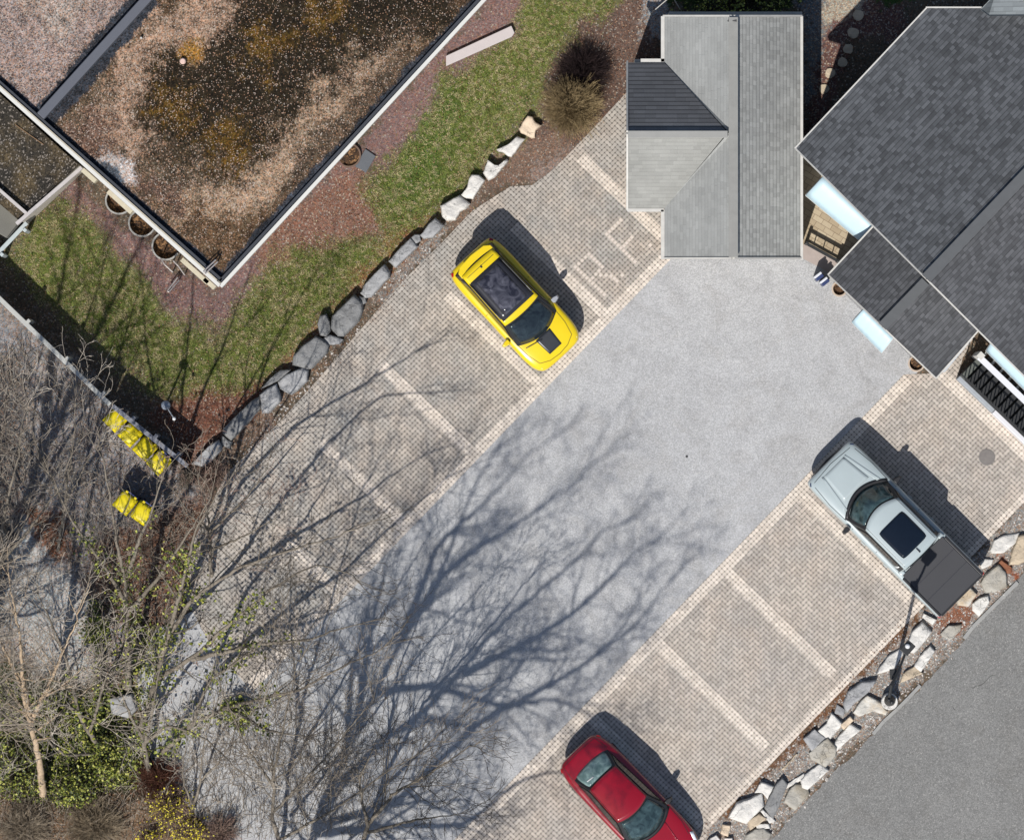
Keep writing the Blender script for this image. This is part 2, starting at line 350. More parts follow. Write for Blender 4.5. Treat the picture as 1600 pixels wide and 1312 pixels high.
def line(p, d, n, u, v): return (p[0] + d[0] * u + n[0] * v, p[1] + d[1] * u + n[1] * v)
def band(mb, p, d, n, u0, u1, v0, v1, z):
    q = [line(p, d, n, a, b) for a, b in ((u0, v0), (u1, v0), (u1, v1), (u0, v1))]
    q = [W(x, y)[:2] for x, y in q]; ar = sum(q[i][0] * q[(i + 1) % 4][1] - q[(i + 1) % 4][0] * q[i][1] for i in range(4))
    if ar < 0: q = q[::-1]
    mb.add([(x, y, z) for x, y in q], [(0, 1, 2, 3)])
DU = (-.695, .719); DN = (-.719, -.695)       # photo: along the edge (down-left), and away from the driveway (up-left)
P0 = (1050, 403); C = 5.95
leftpave = [P0, line(P0, DU, DN, 942, 0), (330, 1010), (288, 930), (300, 850), (352, 742)]
rgl = random.Random(8)
for x, y in [(440, 655), (500, 590), (556, 528), (585, 488), (640, 428), (690, 380), (720, 348), (742, 330), (800, 293), (832, 287), (862, 270), (888, 240), (925, 205), (985, 138)]:
    leftpave.append((x + rgl.uniform(-3, 3), y + rgl.uniform(-3, 3)))
leftpave += [(1040, 150), (1045, 398)]
pl = sheet('paving', leftpave, pave_l, .012); tag(pl, 'permeable grey beige block paving of the parking bays beside the boulder row', 'paving', kind='structure')
mb = MB()
band(mb, P0, DU, DN, -12, 940, 0, 3 * C, .016)
for u in (-14, 136, 286, 436, 588, 738): band(mb, P0, DU, DN, u - 1.5 * C, u + 1.5 * C, 3 * C, 212 if u < 500 else 195 if u < 700 else 120, .016)
o = mb.build('paving_border', pave_e); tag(o, kind='structure')
# the two letters laid in pale blocks
mb = MB()
seen = []
def blk(x, y, k=1):
    if any(abs(x - a) + abs(y - b) < 4.6 for a, b in seen): return
    seen.append((x, y)); band(mb, (x, y), DU, DN, -.42 * C, .42 * C, -.42 * C, .42 * C, .0185)
def run(a, b, n):
    for k in range(n): blk(a[0] + (b[0] - a[0]) * k / (n - 1), a[1] + (b[1] - a[1]) * k / (n - 1))
run((899, 417), (944, 460), 11); run((899, 417), (920, 397), 5); run((920, 397), (941, 417), 6); run((941, 417), (926, 434), 4)
for q in ((930, 430), (938.5, 430), (947, 430), (955, 431), (960, 435), (964, 439), (972, 430), (1016, 383)): blk(*q)
run((948, 366), (992, 409), 11); run((948, 366), (970, 344), 6); run((975, 384), (987, 371), 4)
o = mb.build('paving_letters', simple('whitish letter blocks', A(232, 218, 204), .9, var=.14)); tag(o, kind='structure')

Q0 = (1412, 585); RN = (.719, .695)
rightpave = [Q0, (1462, 583), (1530, 510), (1504, 560), (1496, 592), (1567, 661), (1660, 745), (1600, 785), (1540, 846), (1418, 965), (1330, 1060), (1245, 1150), (1180, 1220), (1110, 1292), (1060, 1400), (640, 1400), (735, 1290)]
tag(sheet('paving', rightpave, pave_r, .012), 'beige herringbone block paving of the parking bays beside the road', 'paving', kind='structure')
mb = MB()
band(mb, Q0, DU, RN, 0, 1060, 0, 3 * C, .016)
for u, L2 in ((247, 250), (414, 246), (569, 250), (724, 262)): band(mb, Q0, DU, RN, u - 1.5 * C, u + 1.5 * C, 3 * C, L2, .016)
D2 = unit((-.696, .717)); N2 = unit((-.717, -.696))
band(mb, (1600, 785), D2, N2, -30, 700, 0, 2 * C, .0175)
D3 = unit((.72, .69)); N3 = unit((-.69, .72)); band(mb, (1494, 594), D3, N3, -34, 170, 0, 3 * C, .0165)
tag(mb.build('paving_border', pave_e), kind='structure')
# patio of larger flags between garage and house
t = NT('tan patio flags')
u = t.math('DIVIDE', t.dot(t.pos, (.85, -.52, 0)), .3); v = t.math('DIVIDE', t.dot(t.pos, (.52, .85, 0)), .155)
j = t.math('FLOOR', v); u = t.math('ADD', u, t.math('MULTIPLY', t.math('FLOORED_MODULO', j, 2), .5)); i = t.math('FLOOR', u)
fu = t.math('SUBTRACT', u, i); fv = t.math('SUBTRACT', v, j)
jo = t.math('MAXIMUM', t.math('LESS_THAN', fu, .05), t.math('LESS_THAN', fv, .1))
c = t.mix(t.white(t.comb(i, j)), A(186, 168, 140), A(208, 192, 164)); k = t.rng(t.noise(20, 4), .85, 1.15); c = t.mix(1, c, t.comb(k, k, k), 'MULTIPLY')
c = t.mix(t.math('MULTIPLY', jo, .7), c, A(120, 100, 78))
patio_m = t.done(c, .9, 0, jo, -.4, .01)
tag(sheet('patio', [(1240, 230), (1262, 235), (1375, 345), (1380, 400), (1320, 420), (1256, 392), (1240, 385)], patio_m, .013), kind='structure')
tag(sheet('patio_edge', [(1250, 384), (1262, 380), (1330, 418), (1300, 428), (1252, 403)], simple('pinkish concrete flags', A(190, 176, 168), .9, var=.2), .017), kind='structure')

# ---------------------------------------------------------------- buildings
white_m = simple('weathered white paint', A(218, 215, 208), .7, var=.3, scale=4, fine=25)
def shingle(name, c, row, brick, du, dv, var, line_k, rough=.9, wear=.25):
    """courses run along du (3-vector); dv runs up the slope's plan"""
    t = NT(name)
    u = t.math('DIVIDE', t.dot(t.pos, du), brick); v = t.math('DIVIDE', t.dot(t.pos, dv), row)
    j = t.math('FLOOR', v); fv = t.math('SUBTRACT', v, j)
    u = t.math('ADD', u, t.math('MULTIPLY', t.white(t.comb(j, 3.3)), 1.0)); i = t.math('FLOOR', u); fu = t.math('SUBTRACT', u, i)
    r = t.white(t.comb(i, j, 7.7)); r2 = t.white(t.comb(i, j, 1.2))
    tab = t.math('GREATER_THAN', r2, .5)
    k = t.rng(r, 1 - var, 1 + var); col = t.mix(1, tuple(c), t.comb(k, k, k), 'MULTIPLY')
    k = t.rng(t.noise(.8, 5), 1 - wear, 1 + wear); col = t.mix(1, col, t.comb(k, k, k), 'MULTIPLY')
    k = t.rng(t.noise(45, 3), .85, 1.15); col = t.mix(1, col, t.comb(k, k, k), 'MULTIPLY')
    ln = t.math('LESS_THAN', fv, .2)
    col = t.mix(t.math('MULTIPLY', ln, line_k), col, tuple(x * .25 for x in c))  # shadow under each course edge, put into the colour as dark lines
    h = t.math('ADD', t.math('MULTIPLY', fv, -.6), t.math('MULTIPLY', tab, .5))
    return t.done(col, rough, 0, h, .55, .02, spec=.2)

def solid_roof(name, quads, mat, parent, th=.12):
    """roof planes as slabs: each quad (3d points, ccw from above) gets its thickness downwards"""
    V = []; F = []
    for q in quads:
        n = len(V); m = len(q); V += list(q) + [(x, y, z - th) for x, y, z in q]
        F += [tuple(range(n, n + m)), tuple(range(n + 2 * m - 1, n + m - 1, -1))] + [(n + i, n + m + i, n + m + (i + 1) % m, n + (i + 1) % m) for i in range(m)]
    return mesh(name, V, F, mat, parent)
def ccw(q):
    a = sum(q[i][0] * q[(i + 1) % len(q)][1] - q[(i + 1) % len(q)][0] * q[i][1] for i in range(len(q)))
    return q if a > 0 else q[::-1]

# --- garage with a cross gable
gar = empty('garage', W(1145, 215)); tag(gar, 'small garage with pale grey shingled cross gable roof at the end of the driveway', 'garage')
gl = gar.location.copy()
def loc(o, root):            # world-built child under an Empty
    o.parent = root; o.matrix_parent_inverse = Matrix.Translation(root.location).inverted() if root.rotation_euler.z == 0 else root.matrix_world.inverted(); return o
GE, GR = 2.5, 4.35
stucco = simple('cream stucco wall', A(214, 206, 192), .9, var=.12)
X0, X1, Y0, Y1, XR = 1038, 1251, 27, 402, 1145
wx0, wy0, wy1, wyr = 981, 98, 326, 207
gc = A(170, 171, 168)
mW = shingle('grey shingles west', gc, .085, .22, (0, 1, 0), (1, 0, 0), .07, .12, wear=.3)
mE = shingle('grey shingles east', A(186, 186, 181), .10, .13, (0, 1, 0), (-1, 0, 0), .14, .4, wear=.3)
mN_shade = shingle('shade toned shingles north', A(126, 126, 128), .125, .3, (1, 0, 0), (0, -1, 0), .12, .75)  # north slope: its shade is put into this darker grey
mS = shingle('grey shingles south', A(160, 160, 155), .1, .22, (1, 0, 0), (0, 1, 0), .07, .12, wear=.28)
a, b, c_, d_ = W(X0, Y0, GE), W(X0, wy0, GE), W(XR - 7, wyr, GR - .12), W(XR, Y0, GR)
q1 = ccw([W(X0, Y0, GE), W(X0, wy0 + 1, GE), W(XR - 6, wyr, GR), W(XR, wyr, GR), W(XR, Y0, GR)])
q2 = ccw([W(XR - 6, wyr, GR), W(X0, wy1 - 1, GE), W(X0, Y1, GE), W(XR, Y1, GR), W(XR, wyr, GR)])
loc(solid_roof('roof_slope', [q1, q2], mW, None), gar)
loc(solid_roof('roof_slope', [ccw([W(XR, Y0, GR), W(X1, Y0, GE), W(X1, Y1, GE), W(XR, Y1, GR)])], mE, None), gar)
loc(solid_roof('roof_slope', [ccw([W(wx0, wy0, GE + .04), W(X0, wy0, GE + .04), W(XR - 8, wyr, GR), W(wx0, wyr, GR)])], mN_shade, None), gar)
loc(solid_roof('roof_slope', [ccw([W(wx0, wy1, GE), W(wx0, wyr, GR), W(XR - 8, wyr, GR), W(X0, wy1, GE)])], mS, None), gar)
mb = MB(); mb.bar(W(XR + 1, Y0, GR + .02), W(XR + 1, Y1, GR + .02), .26, .05)
loc(mb.build('ridge_cap', simple('ridge shingles', A(158, 157, 152), .9, var=.25, scale=4), bevel=.01), gar)
mb = MB(); mb.bar(W(wx0, wyr + 3, GR + .01), W(XR - 8, wyr + 3, GR + .01), .2, .05)
loc(mb.build('ridge_cap', simple('ridge shingles pale', A(168, 167, 162), .9, var=.15, scale=4), bevel=.01), gar)
mb = MB()
def wallring(mb, pts, z0, z1, th=.16):
    for p, q in zip(pts, pts[1:] + pts[:1]):
        P = np.array(W(*p)); Q = np.array(W(*q)); P[2] = Q[2] = (z0 + z1) / 2; d = unit(Q - P)
        mb.bar(P + d * th / 2, Q - d * th / 2 + d * th, th, z1 - z0)
wallring(mb, [(X0 + 8, Y0 + 6), (X1 - 9, Y0 + 6), (X1 - 9, Y1 - 6), (X0 + 8, Y1 - 6)], 0, GE - .12)
wallring(mb, [(wx0 + 12, wy0 + 8), (X0 + 10, wy0 + 8), (X0 + 10, wy1 - 8), (wx0 + 12, wy1 - 8)], 0, GE - .15)
for yy in (Y0 + 8, Y1 - 8):     # gable triangles
    p, q, r_ = np.array(W(X0 + 10, yy, GE - .14)), np.array(W(X1 - 10, yy, GE - .14)), np.array(W(XR, yy, GR - .2))
    o_ = np.array((0, .12, 0)); mb.add([p, q, r_, p + o_, q + o_, r_ + o_], [(0, 1, 2), (5, 4, 3), (0, 3, 4, 1), (1, 4, 5, 2), (2, 5, 3, 0)])
p, q, r_ = np.array(W(wx0 + 12, wy0 + 10, GE - .14)), np.array(W(wx0 + 12, wy1 - 10, GE - .14)), np.array(W(wx0 + 12, wyr, GR - .2)); o_ = np.array((.12, 0, 0))
mb.add([p, q, r_, p + o_, q + o_, r_ + o_], [(0, 1, 2), (5, 4, 3), (0, 3, 4, 1), (1, 4, 5, 2), (2, 5, 3, 0)])
loc(mb.build('wall', stucco), gar)
mb = MB(); 
for yy in range(6): mb.box((W(1145, 0)[0], W(0, Y1 - 5)[1] - .10, .25 + yy * .36), (2.5, .05, .34))
loc(mb.build('garage_door', white_m, bevel=.01), gar)
mb = MB(); sh = [-1, 2]
g = GE - .04
mb.bar(W(X1 + 1.5, Y0 - 1, g), W(X1 + 1.5, Y1 + 4, g), .075, .12); loc(mb.build('gutter', white_m), gar)
def part1(name, mat, root, p, q, a, b):
    mb = MB(); mb.bar(p, q, a, b); loc(mb.build(name, mat), root)
part1('gutter', white_m, gar, W(X0 - 2.5, Y0 - 1, g), W(X0 - 2.5, wy0 - 1, g), .1, .12); part1('gutter', white_m, gar, W(X0 - 2.5, wy1 + 2, g), W(X0 - 2.5, Y1 + 3, g), .1, .12)
part1('gutter', white_m, gar, W(wx0 + 20, wy0 - 3, g), W(X0, wy0 - 3, g), .1, .12); part1('gutter', white_m, gar, W(wx0 - 1, wy1 + 2.5, g), W(X0 - 1, wy1 + 2.5, g), .09, .12)
for x_ in (X0, X1):
    part1('bargeboard', white_m, gar, W(x_, Y0 - 1.5, GE - .05), W(XR, Y0 - 1.5, GR - .05), .05, .14); part1('bargeboard', white_m, gar, W(x_, Y1 + 1.5, GE - .05), W(XR, Y1 + 1.5, GR - .05), .05, .14)
part1('bargeboard', white_m, gar, W(wx0 - 1, wy0, GE - .05), W(wx0 - 1, wyr, GR - .05), .05, .14); part1('bargeboard', white_m, gar, W(wx0 - 1, wy1, GE - .05), W(wx0 - 1, wyr, GR - .05), .05, .14)
mb = MB(); mb.box(W(1239, 10, 1.2), (.1, .1, .1))
mb = MB(); mb.tube([W(1137, 33, GR - .02), W(1151, 33, GR + .05)], .03); loc(mb.build('roof_clip', simple('dark metal', A(60, 60, 62), .5)), gar)

# --- dark shingled house: main roof, and a lower wing with its gable to the driveway
hs = empty('house', W(1440, 300)); tag(hs, 'large house with dark slate coloured shingle roof and a lower gabled wing', 'house')
e1 = unit((1, 1)) ; ridge = unit((1600 - 1447, -(275 - 435)))       # world direction along the ridge
rd = (ridge[0], ridge[1], 0); cross = (ridge[1], -ridge[0], 0)
hc = A(96, 102, 110)
mH1 = shingle('dark house shingles north west', A(103, 105, 108), .11, .14, rd, (cross[0], cross[1], 0), .34, .55)
mH2 = shingle('dark shingles south east', A(94, 95, 98), .11, .14, rd, (-cross[0], -cross[1], 0), .28, .5)
def ext(p, k): return (p[0] + k * 153, p[1] - k * 160)
E1, R1 = 4.6, 7.7
cw, cr, cs = (1243, 232), (1447, 435), (1651, 638)
nw = ccw([W(*cw, E1), W(*cr, R1), W(*ext(cr, 2.6), R1), W(1600, 14, E1 + .0)[:2] + (E1 + 1.35,), W(1447, 14, E1)])
# keep the plane flat: height from the distance to the ridge
def planez(px, py, base, rdg, z0, z1):
    d = unit((153, -160)); n = np.array((-d[1], d[0])); 
    a_ = abs(np.dot(np.array((px - rdg[0], py - rdg[1])), n)); w_ = abs(np.dot(np.array((base[0] - rdg[0], base[1] - rdg[1])), n))
    return z1 - (z1 - z0) * a_ / w_
def hp(px, py, base=cw, rdg=cr, z0=E1, z1=R1): return W(px, py, planez(px, py, base, rdg, z0, z1))
loc(solid_roof('roof_slope', [ccw([hp(1243, 232), hp(*cr), hp(*ext(cr, 2.7)), hp(1680, 13), hp(1449, 13)])], mH1, None), hs)
loc(solid_roof('roof_slope', [ccw([hp(*cr), hp(*cs), hp(*ext(cs, 1.5)), hp(*ext(cr, 2.7))])], mH2, None), hs)
m_light = shingle('paler shingles', A(138, 144, 146), .13, .26, (1, 0, 0), (0, 1, 0), .16, .3)
loc(solid_roof('roof_slope', [ccw([W(1536, 15, 5.3), W(1680, 15, 6.3), W(1680, -60, 6.3), W(1580, -60, 5.3)]), ccw([W(1532, 15, 5.5), W(1556, -10, 6.2), W(1700, -10, 6.4), W(1700, 24, 6.9), W(1545, 25, 6.1)])], m_light, None, .05), hs)
E2, R2_ = 3.1, 4.5
w1, w2, wr0, wr1 = (1295, 430), (1462, 590), (1378.5, 510), (1450, 437)
def hw(px, py): return hp(px, py, w1, wr0, E2, R2_)
loc(solid_roof('roof_slope', [ccw([hw(*w1), hw(*wr0), hw(1453, 432), hw(1370, 351)])], shingle('dark wing shingles north west', A(98, 99, 102), .11, .14, rd, cross, .3, .55), None), hs)
loc(solid_roof('roof_slope', [ccw([hw(*wr0), hw(*w2), hw(1536, 508), hw(1453, 432)])], mH2, None), hs)
capm = simple('ridge cap shingles', A(98, 100, 102), .85, var=.2, scale=5)
mb = MB(); mb.bar(hp(cr[0], cr[1])[:2] + (R1 + .02,), hp(*ext(cr, 2.7))[:2] + (R1 + .02,), .3, .06); loc(mb.build('ridge_cap', capm), hs)
mb = MB(); mb.bar(hw(*wr0)[:2] + (R2_ + .02,), hw(1446, 440)[:2] + (R2_ + .02,), .28, .06); loc(mb.build('ridge_cap', capm), hs)
def up(p, dz): return (p[0], p[1], p[2] + dz)
for p, q, f, w_ in (((1242.5, 231.5), (1448, 12.5), hp, .04), ((1448, 12), (1535, 12), hp, .04), ((1294, 429), (1364, 354), hw, .045), ((1463, 591), (1531, 514), hw, .04)):
    part1('gutter', white_m, hs, up(f(*p), -.05), up(f(*q), -.05), w_, .13)
for p, q, f in ((cw, cr, hp), (cr, cs, hp), (w1, wr0, hw), (wr0, w2, hw)): part1('bargeboard', white_m, hs, up(f(*p), -.09), up(f(*q), -.09), .03, .16)
mb = MB()
def rw(l): return l
wallring(mb, [(1262, 234), (1449, 36), (1700, 36), (1700, 600), (1630, 610)], 0, E1 - .1)
wallring(mb, [(1308, 430), (1378, 356), (1524, 502), (1462, 577)], 0, E2 - .1)
gp = [np.array(W(1264, 236, E1 - .12)), np.array(W(1640, 620, E1 - .12)), np.array(W(1452, 428, R1 - .3))]; o_ = np.array((ridge[0], ridge[1], 0)) * .14
mb.add(gp + [g_ + o_ for g_ in gp], [(0, 1, 2), (5, 4, 3), (0, 3, 4, 1), (1, 4, 5, 2), (2, 5, 3, 0)])
gp = [np.array(W(1310, 430, E2 - .12)), np.array(W(1460, 576, E2 - .12)), np.array(W(1385, 503, R2_ - .25))]
mb.add(gp + [g_ + o_ for g_ in gp], [(0, 1, 2), (5, 4, 3), (0, 3, 4, 1), (1, 4, 5, 2), (2, 5, 3, 0)])
loc(mb.build('wall', simple('pale blue grey siding', A(200, 206, 212), .8, var=.1)), hs)
for (x_, y_) in ((1345, 470), (1425, 545)):
    mb = MB(); c3 = W(x_, y_, 1.3); mb.box(c3, (.9, .3, 1.1), R(-46)); loc(mb.build('window', simple('dark window glass', (.02, .025, .03), .1)), hs)

# awnings
awn_m = simple('pale blue awning cloth', A(208, 234, 244), .45, var=.06, scale=1.2)
def awning(name, pts, z0, z1, label):       # pts: wall end a, wall end b, outer b, outer a
    a, b, c, d = [np.array(W(*p)) for p in pts]; V = []; F = []; n = 12
    for i in range(n + 1):
        t_ = i / n
        for j in range(5):
            s_ = j / 4; p = (a * (1 - t_) + b * t_) * (1 - s_) + (d * (1 - t_) + c * t_) * s_
            z = z1 + (z0 - z1) * s_ ** 1.6 - .02 * math.sin(t_ * math.pi * 5) ** 2; p[:2] *= (1 - z / H); p[2] = z; V.append(p)
    for i in range(n):
        for j in range(4): q = i * 5 + j; F.append((q, q + 5, q + 6, q + 1))
    root = empty(name, tuple((a + b) / 2)); tag(root, label, 'awning')
    o = mesh('awning_cloth', V, F, awn_m, None, True); m = o.modifiers.new('s', 'SOLIDIFY'); m.thickness = .02; loc(o, root)
    mb = MB()
    for e in (0, n // 2, n): mb.tube([V[e * 5] - np.array((0, 0, .05)), V[e * 5 + 4] - np.array((0, 0, .05))], .02, 6)
    mb.tube([V[4] - np.array((0, 0, .03)), V[n * 5 + 4] - np.array((0, 0, .03))], .022, 6)
    loc(mb.build('frame', white_m), root)
awning('awning', [(1286, 276), (1370, 356), (1346, 378), (1259, 305)], 2.5, 2.95, 'long pale blue awning over the tan patio between garage and house')
awning('awning', [(1350, 482), (1396, 528), (1378, 551), (1331, 503)], 2.3, 2.7, 'small pale blue awning on the gable end facing the driveway')
awning('awning', [(1551, 532), (1622, 602), (1606, 614), (1541, 548)], 2.9, 3.3, 'pale blue awning under the main roof above the railed stairs')

# --- flat gravel roofed building, top left
fb = empty('flat_roof_building', W(345, 448)); tag(fb, 'large flat roofed building with patchy gravel and moss roof edged in white', 'building')
ZR = 3.5; kf = 1 - ZR / H
FC, FR, FL = (345, 448), (905, -161), (-300, -130)
FB_ = (FL[0] + FR[0] - FC[0], FL[1] + FR[1] - FC[1])
rl = unit((FR[0] - FC[0], FR[1] - FC[1])); ll = unit((FL[0] - FC[0], FL[1] - FC[1]))
def ins(p, a, b): return (p[0] + rl[0] * a + ll[0] * b, p[1] + rl[1] * a + ll[1] * b)
mb = MB(); wallring(mb, [ins(FC, 7, 7), ins(FR, -7, 7), ins(FB_, -7, -7), ins(FL, 7, -7)], 0, ZR - .3, .2)
loc(mb.build('wall', simple('cream render', A(222, 214, 196), .9, var=.15)), fb)
mem = A(58, 61, 68) + (.0,); pk = A(128, 106, 98) + (.3,); dkm = A(46, 38, 26) + (.12,); org = A(166, 138, 116) + (.4,); brn = A(96, 76, 56) + (.16,); mossy = A(104, 78, 30) + (.16,)
RL = [
    ([(80, 190), (240, 0), (330, -60), (700, -60), (700, 30), (520, 220), (345, 400), (300, 400), (100, 220)], A(96, 82, 66) + (.22,), 30),
    ([(200, 60), (290, -20), (420, -30), (400, 60), (250, 200), (200, 230), (150, 200)], org, 34),
    ([(380, 350), (440, 280), (560, 130), (640, 70), (560, 80), (470, 150), (380, 230), (300, 290), (240, 330), (330, 350)], A(160, 136, 112) + (.42,), 34),
    ([(100, 190), (160, 170), (200, 240), (280, 300), (250, 330), (120, 230)], A(104, 82, 70) + (.22,), 26),
    ([(350, -80), (790, -80), (665, 50), (600, 70), (535, 110), (480, 165), (400, 240), (330, 270), (245, 225), (205, 165), (240, 105), (300, 60), (350, 30)], dkm, 40),
    ([(330, 200), (380, 210), (350, 250), (310, 245)], mossy, 26),
    ([(400, 40), (450, 60), (420, 110), (390, 90)], mossy, 24), ([(290, 60), (315, 62), (305, 90), (285, 88)], A(150, 110, 50) + (.2,), 12),
    ([(480, 20), (520, 10), (540, 40), (500, 60)], mossy, 26), ([(260, 140), (300, 150), (290, 190), (255, 180)], mossy, 24), ([(270, 330), (380, 330), (400, 370), (350, 430), (300, 400)], brn, 26), ([(620, 90), (560, 150), (500, 210), (440, 290), (420, 330), (470, 290), (560, 190), (660, 90)], A(88, 74, 60) + (.18,), 16),
    ([(-100, -100), (220, -20), (50, 185), (-20, 120), (-100, 60)], A(148, 132, 126) + (.34,), 14),
    ([(20, -60), (180, -60), (110, 60), (60, 40)], A(160, 146, 136) + (.4,), 30),
    ([(150, 260), (170, 232), (210, 250), (205, 285), (180, 290)], A(200, 196, 194) + (.7,), 8),
    ([(146, 266), (160, 250), (182, 262), (192, 285), (176, 296)], A(96, 102, 110) + (0,), 4),
    ([ins(FC, -4, -4), ins(FR, 0, -4), ins(FR, 0, 17), ins(FC, 0, 17)], mem, 3),
    ([ins(FC, -4, -4), ins(FL, -4, 0), ins(FL, 17, 0), ins(FC, 17, 0)], mem, 3),
    ([(238, -2), (248, 6), (160, 112), (84, 194), (70, 205), (44, 180), (60, 160), (120, 95), (205, -10), (230, -60), (262, -60)], mem, 3),
]
ps = [ins(FC, a, b) for a in np.arange(4, 800, 4.2) for b in (0,)]
na, nb = 360, 340
aa = np.linspace(5, 822, na); bb = np.linspace(5, 760, nb)
AA, BB = np.meshgrid(aa, bb); RX = FC[0] + rl[0] * AA + ll[0] * BB; RY = FC[1] + rl[1] * AA + ll[1] * BB
rj = np.random.RandomState(9)
C = np.empty(RX.shape + (4,)); C[:] = brn
wx = (fbm(RX, RY, 1 / 45, 0) - .5) * 90 + (fbm(RX, RY, 1 / 10, 2) - .5) * 60 + rj.normal(0, 9, RX.shape); wy = (fbm(RX, RY, 1 / 45, 3) - .5) * 90 + (fbm(RX, RY, 1 / 10, 5) - .5) * 60 + rj.normal(0, 9, RX.shape)
for poly, c, soft in RL:
    wf = 1 if soft > 20 else (.35 if soft > 6 else .12)
    m = np.clip(.5 + sdist(RX + wx * wf, RY + wy * wf, poly) / soft, 0, 1)[..., None]; C = C * (1 - m) + np.array(c) * m
C[..., :3] *= (.4 + 1.1 * fbm(RX, RY, 1 / 16, 1))[..., None]; fn = fbm(RX, RY, 1 / 5, 2)[..., None]; C[..., :3] *= .45 + 1.1 * fn; C[..., 3] *= (.2 + 1.6 * fbm(RX, RY, 1 / 12, 4))
RV = np.stack([(RX - 800) / S * kf, (656 - RY) / S * kf, np.full(RX.shape, ZR - .12)], -1).reshape(-1, 3)
ii = np.arange(na * nb).reshape(nb, na); RF = np.stack([ii[:-1, :-1], ii[1:, :-1], ii[1:, 1:], ii[:-1, 1:]], -1).reshape(-1, 4)
gm = cover_material('roof gravel and moss', 33, .95, [(0, A(206, 184, 168)), (.3, A(190, 140, 104)), (.55, A(176, 150, 138)), (.8, A(226, 214, 200)), (1, A(160, 116, 66))], .7)
o = mesh('roof_gravel', RV, RF, gm); o.data.color_attributes.new('cover', 'FLOAT_COLOR', 'POINT').data.foreach_set('color', C.reshape(-1).astype(np.float32))
loc(o, fb)
mb = MB(); zz = ZR
mb.bar(W(*ins(FC, 0, 0), zz), W(*FR, zz), .10, .26); mb.bar(W(*ins(FC, 0, 2), zz), W(*FL, zz), .10, .26)
loc(mb.build('parapet_cap', simple('cream metal edge', A(232, 230, 222), .5, var=.12, scale=2)), fb)
mb = MB(); mb.bar(W(*ins(FC, 6, 6), zz - .04), W(*ins(FR, 0, 6), zz - .04), .10, .16); mb.bar(W(*ins(FC, 8, 6), zz - .04), W(*ins(FL, 6, 0), zz - .04), .10, .16)
loc(mb.build('flashing', simple('black roofing membrane', A(60, 64, 72), .7)), fb)
mb = MB(); mb.bar(W(64, 182, zz), W(236, -8, zz), .26, .38); mb.bar(W(236, -8, zz), W(262, -40, zz), .26, .38)
loc(mb.build('roof_curb', simple('grey membrane curb', A(98, 101, 110), .7, var=.12), bevel=.02), fb)
for x_, y_, c in ((286, 96, A(240, 205, 190)), (221, 60, A(220, 215, 205)), (158, 80, A(220, 220, 220))):
    mb = MB(); r_ = .09 if x_ == 286 else .035
    mb.lathe(W(x_, y_, zz - .14), [(r_, 0), (r_, .12), (r_ * .7, .16)], 12); loc(mb.build('vent_pipe', simple('pale pipe', c, .6)), fb)
mb = MB()
for q in ((178, 294), (192, 306)): pass
# render patch at the corner below the roof edge
wpm = simple('cream stone panel', A(216, 206, 180), .9)
for px_, py_, l_ in ((188, 316, .9), (305, 424, 1.0), (328, 443, .4), (140, 275, .5)):
    mb = MB(); mb.box(W(px_, py_, 2.9), (l_, .13, .5), R(-42)); loc(mb.build('wall_panel', wpm), fb)

# --- low dark roofed annex, left edge
an = empty('annex', W(60, 250)); tag(an, 'low annex with dark mossy gravel roof at the left edge of the picture', 'annex')
AN = [(-80, 70), (-6, 142), (122, 258), (30, 345), (-80, 250)]
za = 2.6; mb = MB(); pts = [W(*p, za)[:2] for p in AN]; mb.prism(pts, 0, za - .1)
loc(mb.build('wall', stucco), an)
axm = NT('dark annex gravel'); v = axm.sep(axm.vor(30)); f = axm.ramp(axm.noise(1.1, 4), [(.45, 0), (.7, 1)])
c = axm.mix(f, A(52, 48, 42), A(96, 82, 58)); k = axm.rng(v[0], .3, 1.7); c = axm.mix(1, c, axm.comb(k, k, k), 'MULTIPLY')
c = axm.mix(axm.math('MULTIPLY', axm.math('GREATER_THAN', v[1], .9), .6), c, A(170, 160, 150))
ax = axm.done(c, .95, 0, v[0], .5, .02)
mb = MB(); mb.prism([W(*p, za)[:2] for p in AN], za - .1, za + .02); loc(mb.build('roof_gravel', ax), an)
mb = MB(); mb.bar(W(128, 262, za + .06), W(26, 350, za + .06), .1, .2); mb.bar(W(-5, 293, za + .1), W(42, 334, za + .1), .09, .2)
loc(mb.build('roof_edge', simple('pale metal trim', A(205, 198, 194), .5)), an)
mb = MB(); mb.tube([W(24, 195, za + .05), W(45, 210, za + .05), W(68, 226, za + .05)], .012, 5); loc(mb.build('cable', simple('tan cable', A(150, 120, 90))), an)
lp = [(-60, 290), (-6, 296), (38, 336), (10, 372), (-60, 330)]
mb = MB(); mb.prism([W(*p, 1.6)[:2] for p in lp], 0, 1.6)
o = mb.build('concrete_tank', simple('mottled grey concrete', A(122, 120, 112), .9, var=.5, scale=1.5), bevel=.03); tag(o, 'mottled grey concrete roof slab beyond the annex trim', 'concrete slab')

